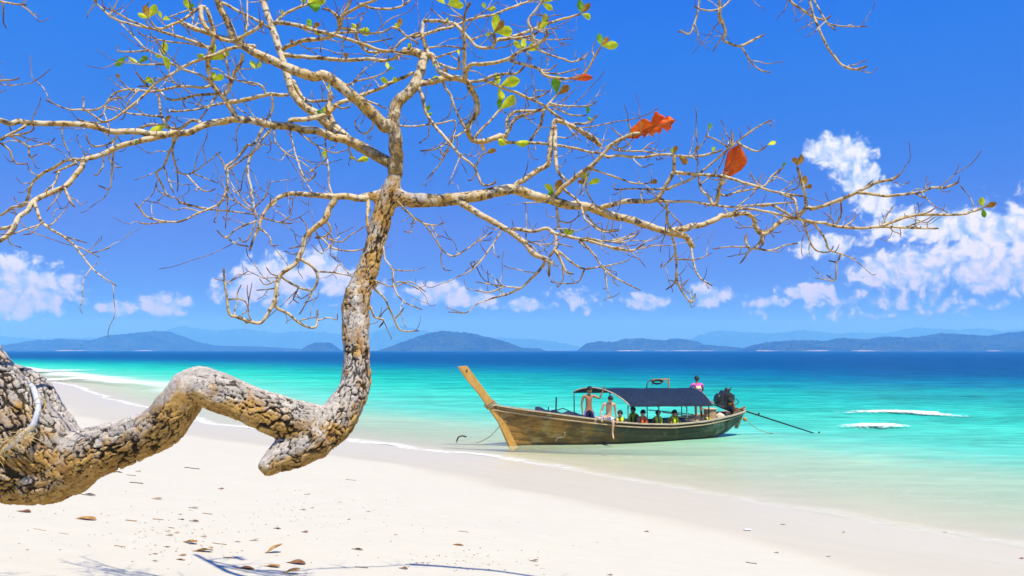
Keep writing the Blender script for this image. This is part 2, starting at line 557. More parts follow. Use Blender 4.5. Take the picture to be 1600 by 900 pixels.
# ------------------------------------------------------------------ far islands and ranges
def hill_material(name, c1, c2, cell):
    m, T = new_mat(name)
    pos = T.n('ShaderNodeNewGeometry').outputs['Position']
    n = T.noise(pos, 1 / (cell * 5), 5, 0.65)
    v = T.voro(pos, 1 / cell)
    c = T.mix(T.smooth(n, 0.35, 0.65), C4(c1), C4(c2))
    sepz = T.n('ShaderNodeSeparateXYZ'); T.set(sepz.inputs[0], pos)
    shorez = T.smooth(T.math('MULTIPLY_ADD', n, 6.0, sepz.outputs[2]), 4.5, 6.0, 1.0, 0.0)
    c = T.mix(T.math('MULTIPLY', shorez, T.smooth(T.noise(pos, 0.004, 2), 0.5, 0.62)), c, (0.6, 0.55, 0.44, 1))
    h = T.math('MULTIPLY_ADD', v, -0.8, T.math('MULTIPLY', n, 1.6))
    pbr(T, c, 0.9, T.bump(h, 1.0, cell * 1.3), spec=0.1)
    return m


M_FOREST = hill_material("island_forest", (0.014, 0.034, 0.014), (0.035, 0.065, 0.022), 16)


def island(name, D, sky_px, depth, label, seed):
    """A forested island whose skyline passes through (px, py) points at distance D."""
    pts = sorted(sky_px)
    X = np.array([px_dir(p[0], 547)[0] * D for p in pts])
    H = np.array([max(0.0, px_dir(p[0], p[1])[2] * D + CAM.z) for p in pts])
    nx = int(max(60, min(520, (X[-1] - X[0]) / (D * 0.0013)))); ny = 34
    xs = np.linspace(X[0], X[-1], nx)
    hs_ = np.interp(xs, X, H)
    k = np.ones(5) / 5
    hs_ = np.convolve(np.pad(hs_, 2, mode='edge'), k, 'valid')
    v = np.linspace(-1, 1, ny)
    XX, VV = np.meshgrid(xs, v, indexing='ij')
    YY = D + VV * depth
    edge = np.clip(1 - np.abs(VV) ** 1.7, 0, 1)
    base = hs_[:, None] * edge
    P = np.stack([XX.ravel(), YY.ravel(), np.full(XX.size, seed * 3.1)], -1)
    L = max(60.0, D * 0.03)
    n1 = vnoise(P, 1 / L, seed, 4, 0.55).reshape(XX.shape)
    n2 = vnoise(P, 1 / (L * 0.13), seed + 5, 3, 0.6).reshape(XX.shape)
    n3 = vnoise(P, 1 / (L * 0.05), seed + 9, 2, 0.6).reshape(XX.shape)
    Z = base * (1 + 0.20 * n1 * (0.3 + np.abs(VV))) + n2 * np.minimum(base * 0.22, D * 0.0020) + n3 * np.minimum(base * 0.12, D * 0.0012) - 2.0
    idx = np.arange(XX.size).reshape(XX.shape)
    f = np.stack([idx[:-1, :-1], idx[1:, :-1], idx[1:, 1:], idx[:-1, 1:]], -1).reshape(-1, 4)
    me = mesh_np(name, np.stack([XX.ravel(), YY.ravel(), Z.ravel()], -1), f)
    o = link(name, me, M_FOREST)
    o["kind"] = "structure"
    return o


B = 547.5
island("island_hill", 3900, [(15, B), (30, 540), (60, 533), (90, 529), (130, 531), (155, 533), (185, 523), (215, 521), (240, 517), (258, 518), (280, 526), (300, 535), (340, 540), (400, 541), (460, 544), (480, B)], 420, None, 1)
island("island_hill", 3200, [(474, B), (482, 539), (495, 534.5), (515, 535), (524, 541), (530, B)], 110, None, 2)
island("island_hill", 3000, [(596, B), (612, 541), (640, 531), (665, 522), (690, 517), (715, 519), (745, 522), (775, 529), (800, 537), (815, 543), (845, 544), (852, B)], 260, None, 3)
island("island_hill", 3300, [(905, B), (915, 537), (935, 533), (960, 534), (975, 529), (1000, 528), (1035, 531), (1055, 529), (1080, 532), (1095, 538), (1120, 540), (1150, 542), (1165, B)], 260, None, 4)
island("island_hill", 2900, [(1168, B), (1190, 537), (1215, 532), (1250, 531), (1290, 533), (1320, 527), (1350, 530), (1385, 525), (1420, 527), (1450, 524), (1480, 520), (1510, 523), (1545, 525), (1575, 519), (1610, 516), (1680, 520), (1800, 530), (1900, B)], 330, None, 5)
island("mountain_range", 7600, [(1060, B), (1090, 525), (1120, 517), (1160, 519), (1200, 522), (1250, 516), (1300, 522), (1340, 519), (1390, 521), (1430, 512), (1470, 513), (1500, 516), (1530, 513), (1570, 519), (1650, 510), (1760, 520), (1900, B)], 700, None, 6)
island("mountain_range", 7800, [(-260, B), (-120, 526), (-20, 524), (60, 530), (150, 528), (260, 520), (285, 508), (300, 513), (340, 517), (380, 514), (430, 521), (490, 517), (545, 524), (580, 520), (620, 509), (650, 514), (690, 522), (760, 527), (830, 530), (880, 536), (930, B)], 700, None, 7)

# ------------------------------------------------------------------ haze: the air over the sea
def haze_box():
    m, T = new_mat("haze_air")
    v = T.n('ShaderNodeVolumePrincipled')
    v.inputs['Color'].default_value = (0.075, 0.32, 0.80, 1)
    v.inputs['Absorption Color'].default_value = (1, 1, 1, 1)
    v.inputs['Density'].default_value = HAZE_DENSITY
    v.inputs['Anisotropy'].default_value = 0.0
    o = T.n('ShaderNodeOutputMaterial')
    T.t.links.new(v.outputs[0], o.inputs['Volume'])
    x, z0, z1 = 9300.0, -18.0, 330.0
    V = [(sx * x, sy * x, z) for z in (z0, z1) for sy in (-1, 1) for sx in (-1, 1)]
    F = [(0, 2, 3, 1), (4, 5, 7, 6), (0, 1, 5, 4), (2, 6, 7, 3), (0, 4, 6, 2), (1, 3, 7, 5)]
    me = mesh_np("haze", V, F, smooth=False)
    tag(link("haze", me, m), kind="stuff")


HAZE_DENSITY = 4.2e-4
haze_box()

# ------------------------------------------------------------------ the leaning tree
def px_pt(px, py, D):
    """Point at world depth D (metres along +Y) seen at a pixel of the photograph."""
    return CAM + px_dir(px, py) * D


def catmull(P, step):
    """Resample rows of P (n, k) with a Catmull-Rom curve, about `step` units of the first two columns apart."""
    P = np.asarray(P, float)
    if len(P) == 2:
        P = np.vstack([P[0], (P[0] + P[1]) / 2, P[1]])
    Q = np.vstack([2 * P[0] - P[1], P, 2 * P[-1] - P[-2]])
    out = []
    for i in range(1, len(Q) - 2):
        p0, p1, p2, p3 = Q[i - 1], Q[i], Q[i + 1], Q[i + 2]
        n = max(1, int(np.hypot(*(p2 - p1)[:2]) / step))
        t = (np.arange(n) / n)[:, None]
        out.append(0.5 * (2 * p1 + (p2 - p0) * t + (2 * p0 - 5 * p1 + 4 * p2 - p3) * t ** 2 + (3 * p1 - p0 - 3 * p2 + p3) * t ** 3))
    out.append(P[-1:])
    return np.vstack(out)


def frames(C):
    """Parallel-transport frames along a polyline: tangents, normals, binormals."""
    Tn = np.gradient(C, axis=0)
    Tn /= np.linalg.norm(Tn, axis=1)[:, None] + 1e-12
    u = np.cross(Tn[0], [0.31, 0.87, 0.2]); u /= np.linalg.norm(u)
    U = [u]
    for i in range(1, len(C)):
        u = U[-1] - Tn[i] * np.dot(U[-1], Tn[i]); u /= np.linalg.norm(u) + 1e-12
        U.append(u)
    U = np.array(U)
    return Tn, U, np.cross(Tn, U)


def tube_np(C, R, ns, cap=True):
    Tn, U, Vb = frames(C)
    a = np.linspace(0, 2 * math.pi, ns, endpoint=False)
    ring = np.cos(a)[None, :, None] * U[:, None] + np.sin(a)[None, :, None] * Vb[:, None]
    R = np.asarray(R, float)
    rr = R[:, None, None] if R.ndim == 1 else R[:, :, None]
    V = (C[:, None] + ring * rr).reshape(-1, 3)
    n = len(C)
    idx = np.arange(n * ns).reshape(n, ns)
    nx = np.roll(idx, -1, 1)
    F = np.stack([idx[:-1], nx[:-1], nx[1:], idx[1:]], -1).reshape(-1, 4).tolist()
    if cap:
        F.append(idx[0][::-1].tolist()); F.append(idx[-1].tolist())
    return V, F


def bark_trunk_material():
    m, T = new_mat("trunk_bark")
    pos = T.n('ShaderNodeNewGeometry').outputs['Position']
    ck = T.attr('crack'); plate = T.attr('plate'); up = T.attr('weather_bounce')
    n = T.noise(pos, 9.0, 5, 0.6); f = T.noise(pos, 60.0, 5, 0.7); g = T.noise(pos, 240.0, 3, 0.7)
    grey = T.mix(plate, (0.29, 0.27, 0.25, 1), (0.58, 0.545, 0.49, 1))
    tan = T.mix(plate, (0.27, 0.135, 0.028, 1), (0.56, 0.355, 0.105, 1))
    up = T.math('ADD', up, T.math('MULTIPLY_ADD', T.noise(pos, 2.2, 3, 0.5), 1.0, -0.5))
    w = T.smooth(T.math('ADD', up, T.math('MULTIPLY_ADD', n, 1.3, -0.65)), 0.30, 0.72)  # grey weathered tops; tan undersides, partly sand-bounce light painted into the bark colour
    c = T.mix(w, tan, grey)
    c = T.mix(T.smooth(f, 0.54, 0.70, 0, 0.75), c, (0.10, 0.07, 0.04, 1))
    c = T.mix(T.smooth(g, 0.55, 0.75, 0, 0.5), c, (0.62, 0.58, 0.50, 1))
    lich = T.noise(pos, 5.0, 6, 0.7)
    c = T.mix(T.smooth(lich, 0.62, 0.72, 0, 0.55), c, (0.60, 0.59, 0.55, 1))
    c = T.mix(T.smooth(T.noise(pos, 7.3, 5, 0.7), 0.66, 0.74, 0, 0.4), c, (0.30, 0.33, 0.17, 1))
    c = T.mix(T.smooth(T.noise(pos, 14.0, 6, 0.75), 0.57, 0.70, 0, 0.45), c, (0.15, 0.095, 0.04, 1))
    c = T.mix(T.smooth(ck, 0.26, 0.78, 0, 0.94), c, (0.024, 0.017, 0.010, 1))
    h = T.math('ADD', T.math('MULTIPLY', f, 1.0), T.math('MULTIPLY', g, 0.4))
    pbr(T, c, 0.9, T.bump(h, 0.8, 0.006), spec=0.15)
    return m


def bark_branch_material():
    m, T = new_mat("branch_bark")
    pos = T.n('ShaderNodeNewGeometry').outputs['Position']
    tip = T.attr('tip'); thick = T.attr('thick')
    n = T.noise(pos, 11.0, 5, 0.65); f = T.noise(pos, 70.0, 5, 0.7); s = T.noise(pos, 26.0, 4, 0.7)
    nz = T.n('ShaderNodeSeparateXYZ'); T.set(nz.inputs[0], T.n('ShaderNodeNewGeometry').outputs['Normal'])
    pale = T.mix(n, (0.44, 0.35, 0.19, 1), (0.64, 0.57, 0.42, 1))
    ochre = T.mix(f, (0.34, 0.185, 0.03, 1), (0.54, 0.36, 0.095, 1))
    w = T.smooth(T.math('ADD', n, T.math('MULTIPLY', nz.outputs[2], 0.26)), 0.34, 0.62)  # pale tops, ochre undersides: bark tone plus some bounce light put into colour
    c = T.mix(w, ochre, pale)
    c = T.mix(T.smooth(s, 0.49, 0.60, 0, 0.9), c, (0.085, 0.055, 0.03, 1))
    c = T.mix(T.math('MULTIPLY', T.smooth(T.noise(pos, 16, 4, 0.7), 0.62, 0.72, 0, 0.45), thick), c, (0.33, 0.38, 0.20, 1))
    old = T.attr('old')
    c = T.mix(T.math('MULTIPLY', T.smooth(T.noise(T.vmath('MULTIPLY', pos, (1, 1, 0.4)), 34, 5, 0.7), 0.36, 0.60), T.math('MULTIPLY', old, 0.9)), c, (0.10, 0.065, 0.03, 1))
    c = T.mix(T.smooth(tip, 0.35, 1.0, 0, 0.85), c, (0.12, 0.055, 0.028, 1))
    h = T.math('ADD', f, T.math('MULTIPLY', s, 1.6))
    pbr(T, c, 0.88, T.bump(h, 0.9, 0.005), spec=0.15)
    return m


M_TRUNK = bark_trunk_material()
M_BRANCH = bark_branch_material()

tree = empty("leaning_tree", (-4.35, 4.9, float(ground_z(-4.35, 4.9)[0][0])))
tag(tree, "gnarled leaning beach tree with bare pale branches and a few leaves", "tree")


def to_tree(o):
    o.parent = tree
    o.matrix_parent_inverse = Matrix.Translation(-Vector(tree.location))
    return o


# columns: px, py, radius px, depth
TRUNK = [
    [(-275, 985, 128, 4.95), (-262, 935, 112, 4.95), (-240, 880, 98, 4.95), (-190, 800, 88, 4.97), (-110, 735, 78, 5.0), (-30, 715, 68, 5.0), (40, 722, 62, 5.0), (95, 724, 57, 4.98),
     (140, 710, 42, 4.93), (195, 690, 37, 4.88), (246, 668, 35, 4.82), (280, 634, 34, 4.78), (303, 603, 30, 4.75), (336, 612, 30, 4.74),
     (395, 634, 31, 4.8), (448, 654, 34, 4.9), (486, 672, 40, 5.0), (518, 664, 35, 5.08), (541, 634, 28, 5.15), (555, 604, 25, 5.2),
     (558, 572, 21, 5.22), (556, 525, 21, 5.25), (556, 485, 23, 5.28), (562, 456, 21.5, 5.3), (573, 424, 17.5, 5.32), (586, 378, 16, 5.34), (598, 334, 16.5, 5.35), (607, 304, 15.5, 5.35), (617, 276, 12.5, 5.34), (620, 246, 12, 5.33)],
    [(112, 738, 46, 4.98), (58, 692, 54, 4.9), (14, 638, 45, 4.85), (-14, 592, 40, 4.82), (-52, 548, 38, 4.8), (-110, 500, 32, 4.8), (-150, 470, 20, 4.8)],
    [(112, 720, 36, 5.02), (88, 668, 27, 5.08), (70, 626, 20, 5.14), (54, 598, 17, 5.2), (20, 585, 17, 5.3), (-40, 570, 16, 5.4), (-95, 535, 12, 5.45)],
    [(486, 680, 44, 4.98), (458, 704, 31, 4.9), (434, 718, 23, 4.84), (414, 733, 15, 4.8), (408, 738, 9, 4.79)],
    [(70, 745, 40, 4.9), (44, 766, 26, 4.84), (28, 776, 15, 4.8)],
    [(612, 306, 14, 5.35), (640, 313, 12.5, 5.37), (668, 312, 11.5, 5.4)],
    [(606, 308, 12, 5.35), (584, 306, 8.5, 5.33), (560, 309, 7, 5.3)],
    [(560, 588, 20, 5.22), (545, 578, 10, 5.16), (538, 576, 5, 5.14)],
    [(556, 470, 20, 5.28), (546, 452, 9, 5.24), (541, 448, 4, 5.22)],
]


def build_trunk():
    VV, FF, paths = [], [], []
    off = 0
    for row in TRUNK:
        R = catmull(np.array(row, float), 6)
        C = np.array([px_pt(p[0], p[1], p[3]) for p in R])
        rad = R[:, 2] * R[:, 3] / FPX
        ph = np.linspace(0, 2 * math.pi, 20, endpoint=False)
        s = np.concatenate([[0], np.cumsum(np.linalg.norm(np.diff(C, axis=0), axis=1))])
        lump = vnoise(np.stack([np.repeat(s, 20) * 3.0, np.tile(np.cos(ph), len(s)) * 1.2, np.tile(np.sin(ph), len(s)) * 1.2], -1), 1.3, len(paths) + 3, 2).reshape(len(s), 20)
        V, F = tube_np(C, rad[:, None] * (1 + 0.09 * lump), 20)
        VV.append(V); FF += [[i + off for i in f] for f in F]; off += len(V)
        paths.append((C[::3], rad[::3], s[::3]))
    me = mesh_np("trunk_raw", np.vstack(VV), FF)
    o = link("trunk_raw", me)
    md = o.modifiers.new("r", 'REMESH'); md.mode = 'VOXEL'; md.voxel_size = 0.016; md.use_smooth_shade = True
    sm = o.modifiers.new("s", 'SMOOTH'); sm.iterations = 5; sm.factor = 0.5
    ss_ = o.modifiers.new("d", 'SUBSURF'); ss_.levels = 1; ss_.render_levels = 1; ss_.subdivision_type = 'CATMULL_CLARK'
    dg = bpy.context.evaluated_depsgraph_get()
    m2 = bpy.data.meshes.new_from_object(o.evaluated_get(dg))
    bpy.data.objects.remove(o)
    n = len(m2.vertices)
    P = np.empty(n * 3, np.float32); m2.vertices.foreach_get('co', P); P = P.reshape(-1, 3).astype(float)
    N = np.empty(n * 3, np.float32); m2.vertices.foreach_get('normal', N); N = N.reshape(-1, 3).astype(float)
    # grain coordinates: along the nearest stem (s) and the offset from its axis (u, v)
    best = np.full(n, 1e9); q = np.zeros((n, 3)); girth = np.zeros(n)
    for k, (C, rad, s) in enumerate(paths):
        Tn, U, Vb = frames(C)
        for a in range(0, n, 20000):
            Pa = P[a:a + 20000]
            d2 = ((Pa[:, None, :] - C[None]) ** 2).sum(-1)
            j = d2.argmin(1); dd = np.sqrt(d2[np.arange(len(Pa)), j]) - rad[j]
            off_ = Pa - C[j]
            qq = np.stack([s[j] + (off_ * Tn[j]).sum(1) + k * 7.3, (off_ * U[j]).sum(1), (off_ * Vb[j]).sum(1)], -1)
            m = dd < best[a:a + 20000]
            best[a:a + 20000][m] = dd[m]
            q[a:a + 20000][m] = qq[m]
            girth[a:a + 20000][m] = rad[j][m]
    warp = np.stack([vnoise(P, 9, 31, 2), vnoise(P, 9, 32, 2), vnoise(P, 9, 33, 2)], -1)
    q = q + warp * 0.030 + np.stack([vnoise(P, 22, 35, 2), vnoise(P, 22, 36, 2), vnoise(P, 22, 37, 2)], -1) * 0.014

    def cells(Q, seed):
        i0 = np.floor(Q).astype(np.int64)
        f1 = np.full(n, 9.0); f2 = np.full(n, 9.0); cid = np.zeros(n)
        for dx in (-1, 0, 1):
            for dy in (-1, 0, 1):
                for dz in (-1, 0, 1):
                    c = i0 + (dx, dy, dz)
                    fp = np.stack([c[:, a] + _hash(c[:, 0], c[:, 1], c[:, 2], seed + a) for a in range(3)], -1)
                    d = np.sqrt(((Q - fp) ** 2).sum(-1))
                    h = _hash(c[:, 0], c[:, 1], c[:, 2], seed + 9)
                    m = d < f1
                    f2 = np.where(m, f1, np.minimum(f2, d))
                    cid = np.where(m, h, cid); f1 = np.where(m, d, f1)
        return f2 - f1, cid
    size = 0.046
    e1, id1 = cells(q / (size * 3.0, size * .9, size * .9), 41)
    e2, id2 = cells(q / (size * 1.0, size * 0.42, size * 0.42), 57)
    low = vnoise(P, 2.6, 77, 3)
    mask = np.clip(0.48 + 1.7 * low, 0.03, 1.25)                 # some stretches deeply cracked, some nearly smooth
    mask = np.maximum(mask, np.clip((-2.35 - P[:, 0]) * 1.6, 0, 0.85))           # the old butt is cracked all over
    width = 0.035 + 0.15 * np.clip(0.5 + vnoise(P, 7.0, 71, 3), 0, 1) ** 1.5
    gash = np.clip(1.15 - e1 / width, 0, 1) ** 0.9
    fine = np.clip(1 - e2 / 0.15, 0, 1) ** 1.2
    wrinkle = np.abs(vnoise(q * (0.35, 1.6, 1.6), 38, 83, 3))     # fine furrows along the grain
    wrinkle = np.clip(1 - wrinkle / 0.10, 0, 1)
    thin = np.clip((girth - 0.030) / 0.06, 0.34, 1.0)
    disp = -(0.020 * gash * mask + 0.009 * fine * np.clip(mask + 0.2, 0, 1) + 0.004 * wrinkle) * thin + 0.006 * (id1 - 0.5) * mask * thin + 0.0035 * (id2 - 0.5) * mask * thin
    disp += 0.020 * vnoise(P, 6, 91, 3) * thin + 0.003 * vnoise(P, 45, 93, 2)
    pit = np.clip((vnoise(P, 15, 97, 3) - 0.36) * 6, 0, 1) * np.clip(mask, 0, 1)
    disp -= 0.010 * pit * thin
    gash = np.clip(gash * np.clip(mask * 1.2, 0, 1) + 0.8 * pit + 0.35 * wrinkle, 0, 1)
    mask = 1.0
    P2 = P + N * disp[:, None]
    m2.vertices.foreach_set('co', P2.astype(np.float32).ravel())
    for nm, v in (('crack', np.clip(gash * mask * 1.0 + 0.55 * fine, 0, 1)), ('plate', np.clip(0.6 * id1 + 0.4 * id2, 0, 1)), ('weather_bounce', np.clip(0.46 + 0.50 * N[:, 2], 0, 1))):  # normal-driven tone: weathering above, painted warm bounce light below
        at = m2.attributes.new(nm, 'FLOAT', 'POINT'); at.data.foreach_set('value', v.astype(np.float32))
    m2.polygons.foreach_set('use_smooth', [True] * len(m2.polygons))
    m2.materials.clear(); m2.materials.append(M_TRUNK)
    m2.name = "trunk"
    m2.update()
    to_tree(link("trunk", m2))


build_trunk()

